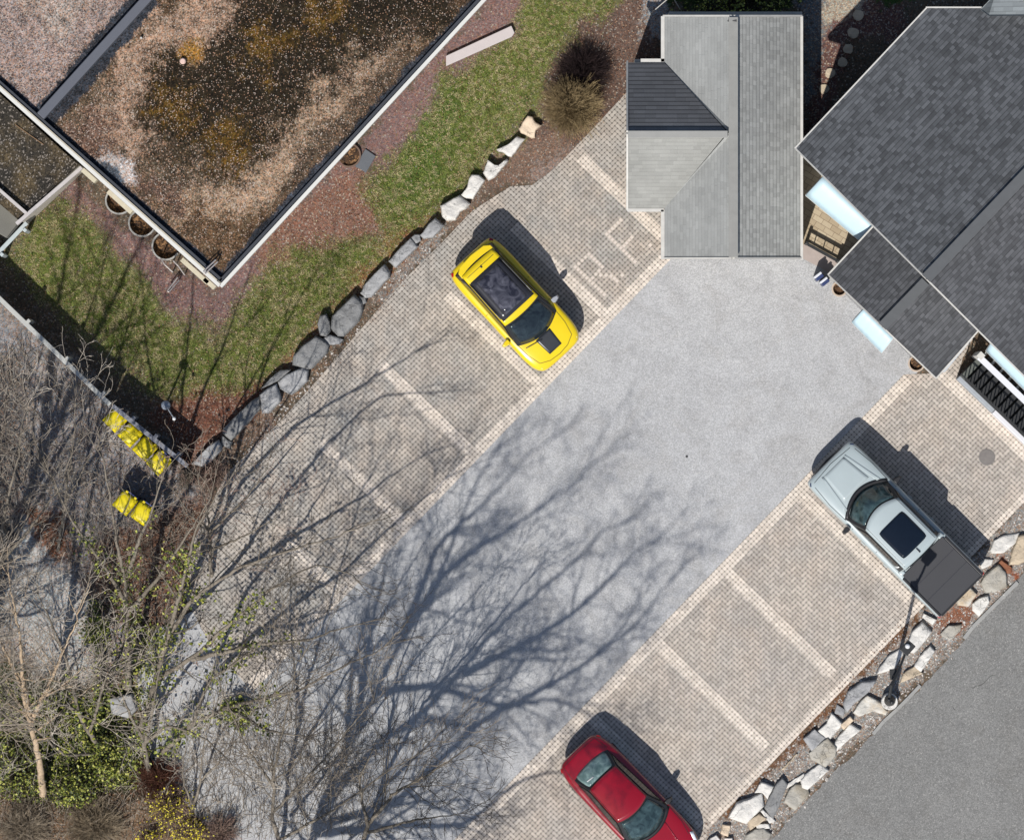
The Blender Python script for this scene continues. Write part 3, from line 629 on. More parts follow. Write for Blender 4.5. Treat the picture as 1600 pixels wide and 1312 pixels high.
# --- fences
def fence(label, a, b, ht, wd, posts, mat, side=6, boards=True):
    root = empty('fence', W(*a)); tag(root, label, 'fence')
    mb = MB(); mb.bar(W(*a, ht), W(*b, ht), wd, .07); loc(mb.build('top_rail', mat, bevel=.01), root)
    A0, B0 = np.array(W(*a)), np.array(W(*b)); L = np.linalg.norm(B0 - A0); d = (B0 - A0) / L; mb = MB(); n = int(L / .14)
    for i in range(n):
        p = A0 + d * (i + .5) * L / n; p[2] = (ht - .04) / 2; p[:2] *= (1 - ht / 2 / H); mb.box(p, (.13, .025, ht - .06), math.atan2(d[1], d[0]))
    loc(mb.build('board_panel', mat), root)
    for t_ in posts:
        p = A0 + d * L * t_; nrm = np.array((-d[1], d[0], 0)) * side / 54; q = p + nrm; q[:2] *= (1 - ht / H)
        mb = MB(); mb.box((q[0], q[1], (ht + .1) / 2), (.1, .1, ht + .1), math.atan2(d[1], d[0])); loc(mb.build('post', mat, bevel=.008), root)
    return root
wood = simple('weathered pale wood', A(196, 196, 190), .85, var=.35, scale=5)
wood2 = simple('grey wood', A(140, 142, 150), .85, var=.3, scale=5)
fence('long weathered pale wooden fence below the left lawn', (-30, 438), (172, 632), 1.25, .13, (.02, .35, .65, .93), wood)
fence('short grey wooden fence behind the row of yellow lids', (176, 634), (293, 728), 1.2, .13, (.25, .55, .85), wood2)
fence('pale fence between the annex and the left lawn', (42, 348), (-30, 424), 1.1, .12, (.1, .6), simple('blue white wood', A(196, 206, 206), .7, var=.2))

# --- window wells
galv = simple('pale galvanised steel', A(190, 188, 182), .45, .3, var=.2)
def well(px, py, r, label, mat, a0, a1, ht=.28):
    root = empty('window_well', W(px, py)); tag(root, label, 'window well', 'window wells')
    c = W(px, py); V = []; F = []; n = 20
    for i in range(n + 1):
        a = R(a0 + (a1 - a0) * i / n)
        for rr_, z in ((r, 0), (r, ht), (r + .045, ht), (r + .045, 0)): V.append((c[0] + rr_ * math.cos(a), c[1] + rr_ * math.sin(a), z))
    for i in range(n):
        for j in range(4): q = i * 4; F.append((q + j, q + (j + 1) % 4, q + 4 + (j + 1) % 4, q + 4 + j))
    loc(mesh('rim', V, F, mat), root)
    mb = MB(); mb.prism([(c[0] + (r - .004) * math.cos(2 * math.pi * i / 28), c[1] + (r - .004) * math.sin(2 * math.pi * i / 28)) for i in range(28)], 0, .03)
    loc(mb.build('leaf_litter', leafm), root)
    return root
t = NT('dark leaf litter'); v = t.sep(t.vor(22)); leafm = t.done(t.ramp(v[0], [(0, A(40, 32, 26)), (.6, A(92, 66, 44)), (1, A(170, 130, 90))]), .9, 0, v[0], .6, .03)
well(187, 314, .36, 'half round window well nearest the annex', galv, 120, 330)
well(223, 349, .36, 'half round window well in the middle of the three on the left wall', galv, 120, 330)
well(260, 385, .37, 'half round window well next to the metal hand rails', galv, 120, 330)
well(545, 243, .31, 'brown rimmed window well on the right wall beside the dark paver', simple('rusty steel', A(120, 96, 80), .7), -120, 90, .12)
tw = simple('tan plaster', A(206, 186, 166), .8)
def planter(px, py, r, label):
    root = empty('planter', W(px, py)); tag(root, label, 'planter')
    mb = MB(); k = 28; prof = [(r * .8, 0), (r, .45), (r + .01, .5), (r - .035, .5), (r - .05, .32)]
    mb.lathe(W(px, py), prof, k); loc(mb.build('pot', tw, smooth=False), root)
    mb = MB(); mb.lathe(W(px, py), [(r - .06, .3), (r - .05, .36), (.03, .39)], 20); loc(mb.build('soil', leafm), root)
planter(1310, 452, .22, 'round tan planter of dark soil beside the two small blue bins')
planter(1430, 568, .235, 'round tan planter at the corner of the wing and the beige paving')
# small blue and white containers
for i, (x_, y_, lb) in enumerate(((1278, 433, 'blue and white bin nearer the garage beside the house corner'), (1287, 441, 'blue and white bin nearer the round planter beside the house corner'))):
    root = empty('bin', W(x_, y_), R(38)); tag(root, lb, 'bin', 'small blue and white bins')
    mb = MB(); mb.box((0, -.03, .3), (.25, .10, .6)); mb.build('body', simple('navy plastic', A(52, 66, 112), .4), root, bevel=.015)
    mb = MB(); mb.box((0, .055, .33), (.25, .07, .62)); mb.build('lid', simple('white plastic', A(232, 234, 240), .4), root, bevel=.015)

# --- railed stairs beside the house
st = empty('stairs', W(1550, 610)); tag(st, 'stairs with white hand rail, railing shadow put into black treads, beside the beige paving', 'stairs')
blackm = simple('black painted steel', A(40, 41, 42), .5); sd1 = unit((.72, .69)); sn1 = unit((.69, -.72))
def sp(u, v, z=0): return W(1498 + sd1[0] * u + sn1[0] * v, 588 + sd1[1] * u + sn1[1] * v, z)
for i in range(11):
    mb = MB(); mb.bar(sp(6 + i * 13, 2, .75), sp(6 + i * 13, 40, .75), .17, .05); loc(mb.build('tread', simple('grey green step', A(98, 102, 96), .8) if i == 0 else blackm), st)  # black treads: the railing's striped shadow put into their colour
mb = MB(); mb.bar(sp(0, 5, 1.5), sp(160, 5, 1.5), .045, .04)
for i in range(26): mb.bar(sp(2 + i * 6, 5, .7), sp(2 + i * 6, 5, 1.5), .03, .03)
loc(mb.build('railing', blackm), st)
mb = MB(); mb.bar(sp(2, 44, 1.7), sp(170, 44, 1.7), .17, .07); mb.bar(sp(2, 44, .8), sp(170, 44, .8), .12, .06)
for i in range(28): mb.bar(sp(2 + i * 6, 44, .8), sp(2 + i * 6, 44, 1.7), .035, .035)
loc(mb.build('hand_rail', simple('white vinyl rail', A(240, 241, 246), .4, var=.05)), st)
mb = MB(); mb.box(sp(0, 44, .9), (.18, .18, 1.8), R(45)); loc(mb.build('newel_post', white_m), st)
for i in range(12):
    mb = MB(); mb.bar(sp(6 + i * 9, 49, .6), sp(6 + i * 9, 66, .6), .07, .04); loc(mb.build('deck_board', simple('pale deck board', A(190, 190, 184), .8) if i % 2 == 0 else blackm), st)
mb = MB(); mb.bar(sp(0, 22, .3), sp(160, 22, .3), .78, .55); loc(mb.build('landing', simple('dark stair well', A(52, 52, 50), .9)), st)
mb = MB(); mb.bar(sp(0, -1, .25), sp(76, -1, .25), .17, .5); o = mb.build('low_wall', simple('blue grey painted wall', A(176, 182, 188), .7), bevel=.02); tag(o, 'low blue grey wall along the foot of the stairs', 'wall')
mb = MB(); mb.bar(sp(76.5, -1, .27), sp(170, -1, .27), .19, .54); o = mb.build('low_wall', simple('white painted wall', A(238, 238, 242), .6, var=.06), bevel=.02); tag(o, 'low white wall continuing past the stairs to the right edge', 'wall')

# --- stones --------------------------------------------------------------
def rockmat(name, c, dark=.55, warm=None):
    t = NT(name); n1 = t.noise(2.2, 7, .65, dist=.8); n2 = t.noise(14, 5, .7)
    f = t.math('ADD', t.math('MULTIPLY', n1, .65), t.math('MULTIPLY', n2, .35))
    col = t.ramp(f, [(.3, tuple(x * dark for x in c)), (.5, c), (.72, tuple(min(x * 1.22, .9) for x in c))])
    if warm: col = t.mix(t.math('MULTIPLY', t.ramp(t.noise(1.5, 4), [(.5, 0), (.66, 1)]), .7), col, warm)
    cr = t.n.new('ShaderNodeTexVoronoi'); cr.feature = 'DISTANCE_TO_EDGE'; cr.inputs['Scale'].default_value = 1.3
    wv = t.n.new('ShaderNodeVectorMath'); wv.operation = 'ADD'; nn = t.n.new('ShaderNodeTexNoise'); nn.inputs['Scale'].default_value = 2.5; nn.inputs['Detail'].default_value = 5
    t.l.new(t.pos, nn.inputs['Vector']); t.l.new(t.pos, wv.inputs[0]); t.l.new(nn.outputs['Color'], wv.inputs[1]); t.l.new(wv.outputs[0], cr.inputs['Vector'])
    ck = t.math('MULTIPLY', t.math('LESS_THAN', cr.outputs['Distance'], .010), t.ramp(t.noise(1.7, 2), [(.5, 0), (.56, .6)])); col = t.mix(ck, col, tuple(x * .3 for x in c))
    return t.done(col, .9, 0, t.math('SUBTRACT', f, t.math('MULTIPLY', ck, .6)), .9, .07, spec=.2)
RM = {'w': rockmat('white limestone', A(240, 236, 228), .78), 'g': rockmat('grey limestone', A(178, 178, 178), .5), 'd': rockmat('darker grey stone', A(150, 150, 149), .5),  # a paler grey limestone, then a darker grey stone
      't': rockmat('tan sandstone', A(214, 196, 170), .7), 'c': rockmat('cream sandstone', A(240, 218, 190), .75), 'b': rockmat('red brown stone', A(150, 100, 74), .6),
      'm': rockmat('beige grey stone', A(190, 185, 174), .7, A(168, 156, 134)), 'y': rockmat('white stone with ochre stain', A(226, 222, 212), .7, A(206, 178, 138))}
rk = random.Random(5)
zk, gk = .8, 1.03
def rock(pts, z, key, label, group, ox, oy, sc):
    P = [(ox + x / sc, oy + y / sc) for x, y in pts]
    # resample the outline with jitter
    Q = []
    for (x0, y0), (x1, y1) in zip(P, P[1:] + P[:1]):
        n = max(1, int(math.hypot(x1 - x0, y1 - y0) / 4.5))
        for k in range(n): t_ = k / n; j = .5 if k else 0; Q.append((x0 + (x1 - x0) * t_ + rk.uniform(-j, j), y0 + (y1 - y0) * t_ + rk.uniform(-j, j)))
    cx = sum(q[0] for q in Q) / len(Q); cy = sum(q[1] for q in Q) / len(Q); base = np.array(W(cx, cy))
    n = len(Q); V = []; F = []; tilt = (rk.uniform(-.1, .1), rk.uniform(-.1, .1))
    z *= zk; e_ = gk
    rings = [(1.05 * e_, -.04), (1.04 * e_, z * .45), (.99 * e_, z * .86), (.91 * e_, z), (.68 * e_, z * 1.03), (.36 * e_, z * 1.05)]
    ph = rk.uniform(0, 9)
    for f, zz_ in rings:
        for i, (x, y) in enumerate(Q):
            q = np.array(W(cx + (x - cx) * f, cy + (y - cy) * f)) - base
            h_ = zz_ + (0 if zz_ < 0 else (tilt[0] * q[0] + tilt[1] * q[1] + .03 * math.sin(ph + q[0] * 9) * math.cos(ph + q[1] * 11)) + (rk.uniform(-.012, .012) if zz_ > z * .5 else 0))
            V.append((q[0], q[1], max(h_, -.04)))
    V.append((0, 0, z * 1.05))
    for r_ in range(len(rings) - 1):
        for i in range(n): a_ = r_ * n + i; b_ = r_ * n + (i + 1) % n; F.append((a_, a_ + n, b_ + n, b_))
    for i in range(n): F.append(((len(rings) - 1) * n + i, len(V) - 1, (len(rings) - 1) * n + (i + 1) % n))
    o = mesh('boulder', V, F, RM[key]); o.location = base
    bm = bmesh.new(); bm.from_mesh(o.data); bmesh.ops.recalc_face_normals(bm, faces=bm.faces)
    
    for f in bm.faces: f.smooth = f.normal.z > .6
    bmesh.ops.triangulate(bm, faces=bm.faces); bm.to_mesh(o.data); bm.free()
    tag(o, label, 'boulder', group)
LB = 'boulders between the lawn and the parking bays'
a_ = (680, 170, 6.905)
rock([(1000, 85), (1050, 95), (1080, 150), (1140, 185), (1085, 235), (1075, 310), (1040, 315), (930, 260), (910, 215), (945, 150)], .3, 'c', 'cream coloured boulder nearest the round shrub', LB, *a_)
rock([(880, 305), (960, 335), (825, 515), (790, 510), (740, 470), (690, 460), (675, 440), (800, 380)], .35, 'w', 'pointed white boulder just below the cream one', LB, *a_)
rock([(570, 560), (640, 610), (720, 620), (765, 550), (780, 570), (640, 740), (580, 770), (525, 690)], .35, 'w', 'white notched boulder, third from the round shrub', LB, *a_)
rock([(400, 720), (470, 725), (530, 780), (410, 970), (340, 965), (285, 930), (350, 840), (370, 750)], .38, 'w', 'rounded oblong white boulder, fourth from the round shrub', LB, *a_)
rock([(260, 940), (370, 1030), (330, 1080), (270, 1110), (220, 1195), (130, 1200), (85, 1160), (65, 1050), (170, 990)], .45, 'w', 'broad cracked white boulder nearest the yellow car', LB, *a_)
a_ = (540, 320, 7.289)
rock([(1020, 155), (1060, 190), (1115, 240), (1080, 290), (1000, 370), (900, 385), (850, 350), (900, 290), (950, 220)], .45, 'g', 'knobbly pale grey boulder below the broad cracked white one', LB, *a_)
rock([(790, 340), (850, 340), (860, 410), (800, 450), (745, 380)], .4, 'g', 'small grey stone wedged between the knobbly and the long grey boulders', LB, *a_)
rock([(740, 385), (800, 455), (820, 480), (700, 600), (580, 710), (500, 640), (620, 500)], .5, 'g', 'long blue grey boulder above the black gap in the row', LB, *a_)
rock([(440, 690), (500, 770), (500, 830), (300, 1040), (230, 1060), (180, 1000), (230, 900), (330, 790)], .5, 'g', 'long flat boulder below the black gap in the row', LB, *a_)
rock([(150, 1040), (225, 1055), (240, 1110), (200, 1140), (170, 1080)], .4, 'd', 'small stone between the long flat boulder and the biggest boulder', LB, *a_)
a_ = (400, 330, 3.975)
rock([(610, 525), (660, 570), (660, 620), (640, 680), (550, 770), (515, 770), (470, 720), (480, 650), (540, 590)], .6, 'd', 'biggest boulder of the row, smooth grey and oblong', LB, *a_)
rock([(400, 650), (440, 640), (462, 690), (465, 740), (440, 778), (400, 770), (385, 700)], .45, 'd', 'dark upright stone on the lawn side of the biggest boulder', LB, *a_)
rock([(421, 790), (460, 767), (505, 780), (540, 797), (520, 825), (480, 830), (430, 820)], .35, 'g', 'small pale stone at the foot of the biggest boulder', LB, *a_)
rock([(370, 780), (418, 800), (450, 835), (440, 880), (350, 970), (320, 980), (235, 950), (240, 900), (290, 840)], .55, 'd', 'dark grey boulder with a pale ridge, next below the biggest one', LB, *a_)
a_ = (280, 480, 5.046)
rock([(850, 530), (980, 477), (1015, 500), (1010, 580), (940, 650), (890, 685), (800, 640), (785, 590)], .5, 'g', 'rounded blue grey boulder in the lower row', LB, *a_)
rock([(720, 560), (800, 495), (880, 495), (845, 530), (785, 580), (730, 608), (650, 640)], .42, 'd', 'dark stone tucked behind the rounded blue grey boulder', LB, *a_)
rock([(770, 605), (798, 700), (800, 740), (710, 830), (660, 830), (640, 690), (700, 640)], .5, 'g', 'pale pentagonal boulder beside the rounded blue grey one', LB, *a_)
rock([(636, 705), (648, 790), (520, 940), (420, 1040), (355, 985), (360, 950), (450, 860), (560, 750)], .5, 'd', 'long low dark grey boulder in the lower row', LB, *a_)
rock([(340, 1010), (420, 1060), (400, 1115), (330, 1085)], .3, 'd', 'small square stone between the last two boulders', LB, *a_)
rock([(240, 1090), (310, 1050), (338, 1110), (330, 1130), (210, 1260), (105, 1230)], .45, 'g', 'last boulder of the row next to the grey fence', LB, *a_)
RB = 'rocks in the strip along the road'; zk, gk = .5, 1.17
a_ = (1400, 780, 5.705)
rock([(860, 440), (885, 370), (960, 330), (1080, 310), (1050, 390), (960, 460), (870, 465)], .25, 'w', 'rough white rock beside the corner of the truck shadow', RB, *a_)
rock([(1090, 345), (1160, 330), (1180, 520), (1090, 560), (1020, 560), (1040, 470)], .4, 't', 'tan streaked slab at the right edge of the picture', RB, *a_)
rock([(750, 570), (790, 535), (860, 540), (840, 580), (770, 612)], .2, 'w', 'small white rock touching the truck shadow', RB, *a_)
rock([(905, 600), (960, 660), (970, 760), (880, 810), (812, 815), (770, 740), (810, 670)], .35, 'm', 'large greenish grey rock behind the truck', RB, *a_)
rock([(940, 545), (1025, 610), (1018, 650), (972, 650), (912, 580)], .2, 'b', 'red brown rock beside the large greenish grey rock', RB, *a_)
rock([(650, 790), (705, 850), (640, 940), (560, 930), (550, 890)], .3, 'y', 'pitted white rock at the tailgate of the truck', RB, *a_)
rock([(740, 890), (810, 870), (818, 920), (740, 1030), (690, 980), (692, 930)], .3, 'w', 'smooth oval white rock at the road edge behind the truck', RB, *a_)
rock([(250, 1020), (350, 1070), (320, 1110), (240, 1050)], .3, 'w', 'white rock half under the rear corner of the truck', RB, *a_)
rock([(410, 1190), (470, 1130), (570, 1120), (560, 1170), (490, 1235), (420, 1210)], .25, 'm', 'flat oval rock beside the reddish soil', RB, *a_)
a_ = (1250, 950, 5.704)
rock([(1080, 140), (1155, 215), (1090, 300), (1020, 375), (955, 355), (1000, 220)], .45, 'w', 'largest white rock, just right of the lamp arm', RB, *a_)
rock([(905, 360), (900, 420), (830, 530), (700, 565), (720, 520), (800, 420)], .3, 'w', 'long white wedge shaped rock left of the lamp arm', RB, *a_)
rock([(1150, 350), (1185, 390), (1080, 550), (1025, 510), (1070, 430)], .35, 'w', 'narrow white rock close to the road right of the lamp', RB, *a_)
rock([(1020, 520), (1080, 578), (980, 620), (905, 650), (930, 580)], .3, 't', 'tan block just below the narrow white rock', RB, *a_)
rock([(655, 655), (600, 740), (480, 840), (430, 900), (405, 830), (440, 740), (540, 670)], .4, 'g', 'jointed pale grey rock along the paving left of the lamp', RB, *a_)
rock([(600, 790), (700, 840), (755, 910), (740, 940), (640, 910), (540, 950), (495, 920), (540, 850)], .3, 'y', 'low cream white rock touching the lamp base', RB, *a_)
rock([(330, 860), (390, 900), (380, 950), (310, 930)], .18, 'g', 'small bluish stone below the jointed grey rock', RB, *a_)
rock([(275, 950), (365, 1030), (310, 1100), (260, 1165), (175, 1085), (240, 1030)], .3, 'w', 'angular white rock next to the small tan brick shaped stone', RB, *a_)
rock([(440, 965), (465, 1000), (390, 1070), (365, 1030)], .4, 'c', 'small tan brick shaped stone', RB, *a_)
rock([(440, 1040), (520, 1090), (400, 1190), (340, 1250), (305, 1220), (350, 1140)], .32, 'w', 'long bluish white block on the road side of the tan brick shaped stone', RB, *a_)
rock([(130, 1090), (230, 1160), (110, 1265), (45, 1160)], .3, 'g', 'square pale blue rock above the smooth grey one', RB, *a_)
a_ = (1080, 1120, 6.835)
rock([(1450, 240), (1530, 330), (1520, 410), (1430, 510), (1300, 440), (1280, 380), (1350, 310)], .35, 'm', 'smooth rounded grey rock below the square pale blue one', RB, *a_)
rock([(1370, 510), (1445, 575), (1250, 750), (1200, 730), (1190, 660), (1230, 610)], .32, 'w', 'straight sided white block close to the road', RB, *a_)
rock([(1110, 730), (1210, 740), (1240, 820), (1110, 970), (1010, 890), (1050, 790)], .3, 'm', 'round topped beige rock below the straight sided block', RB, *a_)
rock([(960, 680), (1010, 740), (960, 860), (880, 1060), (800, 950), (830, 870), (900, 740)], .35, 'd', 'tall thin grey slab left of the round topped beige rock', RB, *a_)
rock([(750, 700), (865, 740), (810, 860), (760, 800), (690, 800)], .35, 'w', 'bright white angular rock beside the brown mulch', RB, *a_)
rock([(730, 830), (750, 950), (590, 1110), (430, 1050), (500, 920), (620, 880)], .42, 'w', 'biggest white rock in the bottom corner', RB, *a_)
rock([(720, 1040), (790, 1080), (640, 1190), (615, 1110)], .3, 't', 'tan wedge below the biggest bottom rock', RB, *a_)
rock([(770, 990), (890, 1100), (830, 1120), (750, 1010)], .25, 'w', 'thin white sliver of rock right of the tan wedge', RB, *a_)
rock([(700, 1140), (820, 1140), (830, 1180), (710, 1190)], .22, 'w', 'short flat white stone under the thin sliver', RB, *a_)
rock([(680, 1205), (760, 1195), (830, 1250), (800, 1330), (590, 1340), (600, 1260)], .3, 'm', 'broad grey rock cut by the bottom edge', RB, *a_)
rock([(340, 1150), (410, 1160), (390, 1260), (320, 1230)], .3, 'c', 'small upright cream stone near the red car', RB, *a_)
rock([(260, 1260), (300, 1312), (280, 1360), (160, 1350), (180, 1312)], .35, 'w', 'white rock at the bottom edge nearest the red car', RB, *a_)
rock([(360, 1290), (430, 1290), (440, 1350), (340, 1350)], .3, 'w', 'small white rock at the bottom edge beside the cream stone', RB, *a_)
rock([(1040, 705), (1190, 610), (1190, 660), (1010, 760)], .16, 'w', 'flat white flake lying along the straight sided block', RB, *a_)
rock([(970, 550), (1110, 400), (1125, 405), (1000, 545)], .12, 't', 'thin pink slab half buried near the brown mulch', RB, *a_)
big = [(250, 1075), (262, 1086), (258, 1108), (240, 1118), (228, 1100), (234, 1082)]
rock([(175, 1092), (205, 1085), (212, 1105), (200, 1118), (178, 1112)], .6, 'g', 'blue grey boulder under the bare trees among the ivy', None, 0, 0, 1)
# stepping stones
for i, (x_, y_, r_, lb) in enumerate([(1341, 24, 9, 'uppermost in the dark shade'), (1333, 52, 9, 'second from the top, in the shade'), (1325, 77, 8, 'third, at the edge of the shade'),
                                 (1316, 98, 8, 'fourth, beside the reddish gravel'), (1297, 115, 8.5, 'sunlit and nearly round'), (1288, 139, 8, 'lowest sunlit, cut by the garage shadow')]):
    pts = [(x_ + r_ * rk.uniform(.85, 1.12) * math.cos(q), y_ + r_ * rk.uniform(.85, 1.12) * math.sin(q)) for q in np.arange(0, 6.2, .52)]
    mb = MB(); mb.prism([W(*p)[:2] for p in pts], 0, .05); o = mb.build('stepping_stone', RM['t'], bevel=.012); tag(o, 'stepping stone between garage and house, ' + lb, 'stepping stone', 'stepping stones beside the garage')

# kerb pieces, slabs, plates
kerb_m = simple('worn concrete kerb', A(168, 167, 163), .9, var=.3, scale=4)
def kerb(pts, wd, label):
    mb = MB()
    for p, q in zip(pts, pts[1:]): mb.bar(W(*p)[:2] + (.02,), W(*q)[:2] + (.02,), wd, .06)
    tag(mb.build('kerb', kerb_m, bevel=.01), label, 'kerb')
kerb([(1506, 997), (1520, 979), (1541, 958), (1562, 937), (1590, 909)], .11, 'worn kerb stone along the road behind the truck')
kerb([(1364, 1146), (1381, 1126), (1402, 1107), (1419, 1090), (1438, 1070)], .10, 'worn kerb stone along the road beside the lamp')
mb = MB(); p_ = [(697, 88), (799, 41), (804, 52), (800, 58), (697, 104)]; mb.prism([W(*p)[:2] for p in p_], .0, .16)
tag(mb.build('stone_bench', simple('pale pinkish concrete', A(214, 204, 202), .85, var=.1), bevel=.015), 'long pale pinkish concrete slab lying between mulch and lawn', 'slab')
mb = MB(); mb.prism([W(*p)[:2] for p in ((571, 233), (587, 244), (572, 270), (555, 260))], 0, .06); tag(mb.build('paver', simple('slate grey paver', A(104, 108, 114), .8, var=.2), bevel=.01), 'dark slate grey paver lying by the right wall of the flat roofed building', 'paver')
t = NT('stained round patch'); 
mb = MB(); mb.lathe(W(1542, 714), [(.24, .012), (.24, .022), (.22, .026)], 28); tag(mb.build('manhole_cover', simple('grey iron cover', A(132, 126, 122), .8, var=.35, scale=8, fine=30)), 'round grey drain cover in the beige paving right of the truck', 'drain cover')
mb = MB(); mb.lathe(W(1073, 713), [(.035, .008), (.035, .02), (.02, .024)], 10); tag(mb.build('survey_nail', simple('dark iron', A(50, 50, 50), .6)), 'tiny dark iron cap in the middle of the asphalt', 'cap')
# hand rails beside the flat roofed building
rail_m = simple('galvanised pipe', A(190, 182, 178), .4, .4)
def rails(name, paths, ht, label, cat):
    root = empty(name, W(*paths[0][0])); tag(root, label, cat)
    for p in paths:
        mb = MB(); mb.tube([W(*q, ht if 0 < i < len(p) - 1 else ht) for i, q in enumerate(p)], .022, 8)
        for q in (p[0], p[-1]): mb.tube([W(q[0], q[1], 0), W(q[0], q[1], ht)], .02, 6)
        loc(mb.build('rail', rail_m), root)
rails('hand_rail', [[(251.5, 404), (257, 413), (270, 425)]], .8, 'short bent metal hand rail, the left one below the window wells', 'hand rail')
rails('hand_rail', [[(271, 407.6), (279, 416), (288.5, 429.5)]], .8, 'short bent metal hand rail, the right one against the building', 'hand rail')
rails('metal_loop', [[(264, 456), (261, 455), (277.5, 433.6)], [(264, 456), (280, 437.8)]], .35, 'narrow galvanised pipe loop on the purple mulch', 'pipe loop')
rails('roof_hoop', [[(321, 427), (318, 424), (337, 406)], [(321, 427), (340, 409)]], 3.75, 'narrow pipe loop standing over the corner of the flat roof', 'pipe loop')
# stake tripod behind the garage
root = empty('stakes', W(1040, 2)); tag(root, 'thin white stakes leaning together behind the garage', 'stakes')
for p, q in (((1016, 22), (1044, -2)), ((1068, 24), (1050, -6))):
    mb = MB(); mb.tube([W(*p, .02), W(*q, 1.1)], .014, 6); loc(mb.build('stake', white_m), root)

# --- wheelie bins with yellow lids
yel = simple('yellow plastic', A(246, 224, 20), .45, var=.1, scale=3); blu = simple('blue plastic', A(62, 78, 140), .5)
def make_bin():
    r = empty('wheelie_bin', (0, 0, 0))
    mb = MB(); mb.prism([(-.2, -.2), (.2, -.2), (.2, .2), (-.2, .2)], .04, .95, [(-.25, -.25), (.25, -.25), (.25, .28), (-.25, .28)]); mb.build('body', blu, r, bevel=.02)
    V = []; F = []; n = 6
    for i in range(n + 1):
        for j in range(n + 1): x, y = -.265 + .53 * i / n, -.27 + .56 * j / n; V.append((x, y, .96 + .07 * (1 - (abs(x) / .265) ** 4) * (1 - (abs(y) / .29) ** 4)))
    for i in range(n):
        for j in range(n): q = i * (n + 1) + j; F.append((q, q + n + 1, q + n + 2, q + 1))
    o = mesh('lid', V, F, yel, r, True); m = o.modifiers.new('s', 'SOLIDIFY'); m.thickness = .03; m.offset = -1
    for sx in (-1, 1):
        mb = MB(); mb.box((sx * .15, .30, .99), (.08, .06, .05)); mb.build('hinge', yel, r, bevel=.01)
        mb = MB(); mb.tube([(sx * .2, .26, .1), (sx * .255, .26, .1)], .1, 14); mb.build('wheel', blackm, r)
    mb = MB(); mb.tube([(-.2, .33, .93), (.2, .33, .93)], .018, 8); mb.build('handle', blu, r)
    return r
pb = make_bin()
for i, (x_, y_, lb) in enumerate([(180, 656, 'yellow lidded bin nearest the lawn corner, first in the row along the fence'), (203, 679, 'yellow lidded bin second in the row along the fence'),
                              (226, 701, 'yellow lidded bin third in the row along the fence'), (248, 723, 'yellow lidded bin last in the row, half under the twigs'),
                              (195, 786, 'left bin of the separate yellow lidded pair under the bare twigs'), (222, 802, 'right bin of the separate yellow lidded pair under the bare twigs')]):
    o = pb if i == 0 else copy_tree(pb); p = W(x_, y_, 1.0); o.location = (p[0], p[1], 0.0); o.rotation_euler = (0, 0, R((-45, -45, -44, -47, -38, -36)[i])); tag(o, lb, 'wheelie bin', 'wheelie bins with yellow lids')

# --- lamps
lm = empty('path_lamp', W(259, 633)); tag(lm, 'slim path lamp with grey dish shade on the dark mulch below the lawn', 'lamp')
lp_m = simple('grey lamp metal', A(170, 174, 180), .4, .3)
mb = MB(); mb.tube([W(259, 633, 0), W(259, 633, 1.6)], .03, 10); loc(mb.build('pole', lp_m), lm)
mb = MB(); mb.lathe(W(259, 633, 1.55), [(.135, 0), (.13, .02), (.08, .05), (.03, .09)], 24); loc(mb.build('lamp_shade', simple('blue grey enamel', A(150, 158, 170), .35), smooth=True), lm)
mb = MB(); mb.tube([W(260, 635, 1.66), W(271.5, 653, 1.72)], .018, 8); loc(mb.build('arm', lp_m), lm)
mb = MB(); c = W(272, 654, 1.7); mb.lathe(c, [(.01, -.05), (.045, -.03), (.055, 0), (.04, .035), (.01, .05)], 14); loc(mb.build('globe', simple('white globe', A(245, 245, 245), .3), smooth=True), lm)
l2 = empty('street_lamp', W(1389, 1093)); tag(l2, 'black street lamp on a white concrete base in the rocks by the road', 'lamp')
mb = MB(); mb.lathe(W(1389, 1095), [(.24, 0), (.24, .3), (.22, .34), (.05, .34)], 28); loc(mb.build('base', RM['w']), l2)
mb = MB(); mb.lathe(W(1389, 1093), [(.17, .3), (.16, .42), (.10, .7), (.07, 1.1), (.055, 1.2)], 16); mb.tube([W(1389, 1093, 1.1), W(1389, 1093, 4.5)], [.06, .045], 12); loc(mb.build('pole', blackm, smooth=True), l2)
mb = MB(); mb.tube([W(1389, 1092, 4.4), W(1393, 1070, 4.62), W(1406, 1042, 4.5), W(1417, 1014, 4.4)], [.05, .04, .035, .035], 8); loc(mb.build('arm', blackm), l2)
hd = math.atan2(80, 18)
mb = MB(); mb.box(W(1418, 1012, 4.4), (.38, .28, .12), hd - .5); loc(mb.build('lamp_head', blackm, bevel=.02), l2)
mb = MB(); mb.lathe(W(1418, 1009, 4.46), [(.075, 0), (.07, .06), (.03, .1)], 14); loc(mb.build('sensor_cap', simple('white cap', A(240, 240, 240), .4), smooth=True), l2)
mb = MB(); mb.box(W(1396, 1053, 4.25), (.3, .2, .12), hd + .3); mb.bar(W(1397, 1055, 4.3), W(1397, 1055, 4.6), .03, .03); loc(mb.build('lamp_head', blackm, bevel=.02), l2)

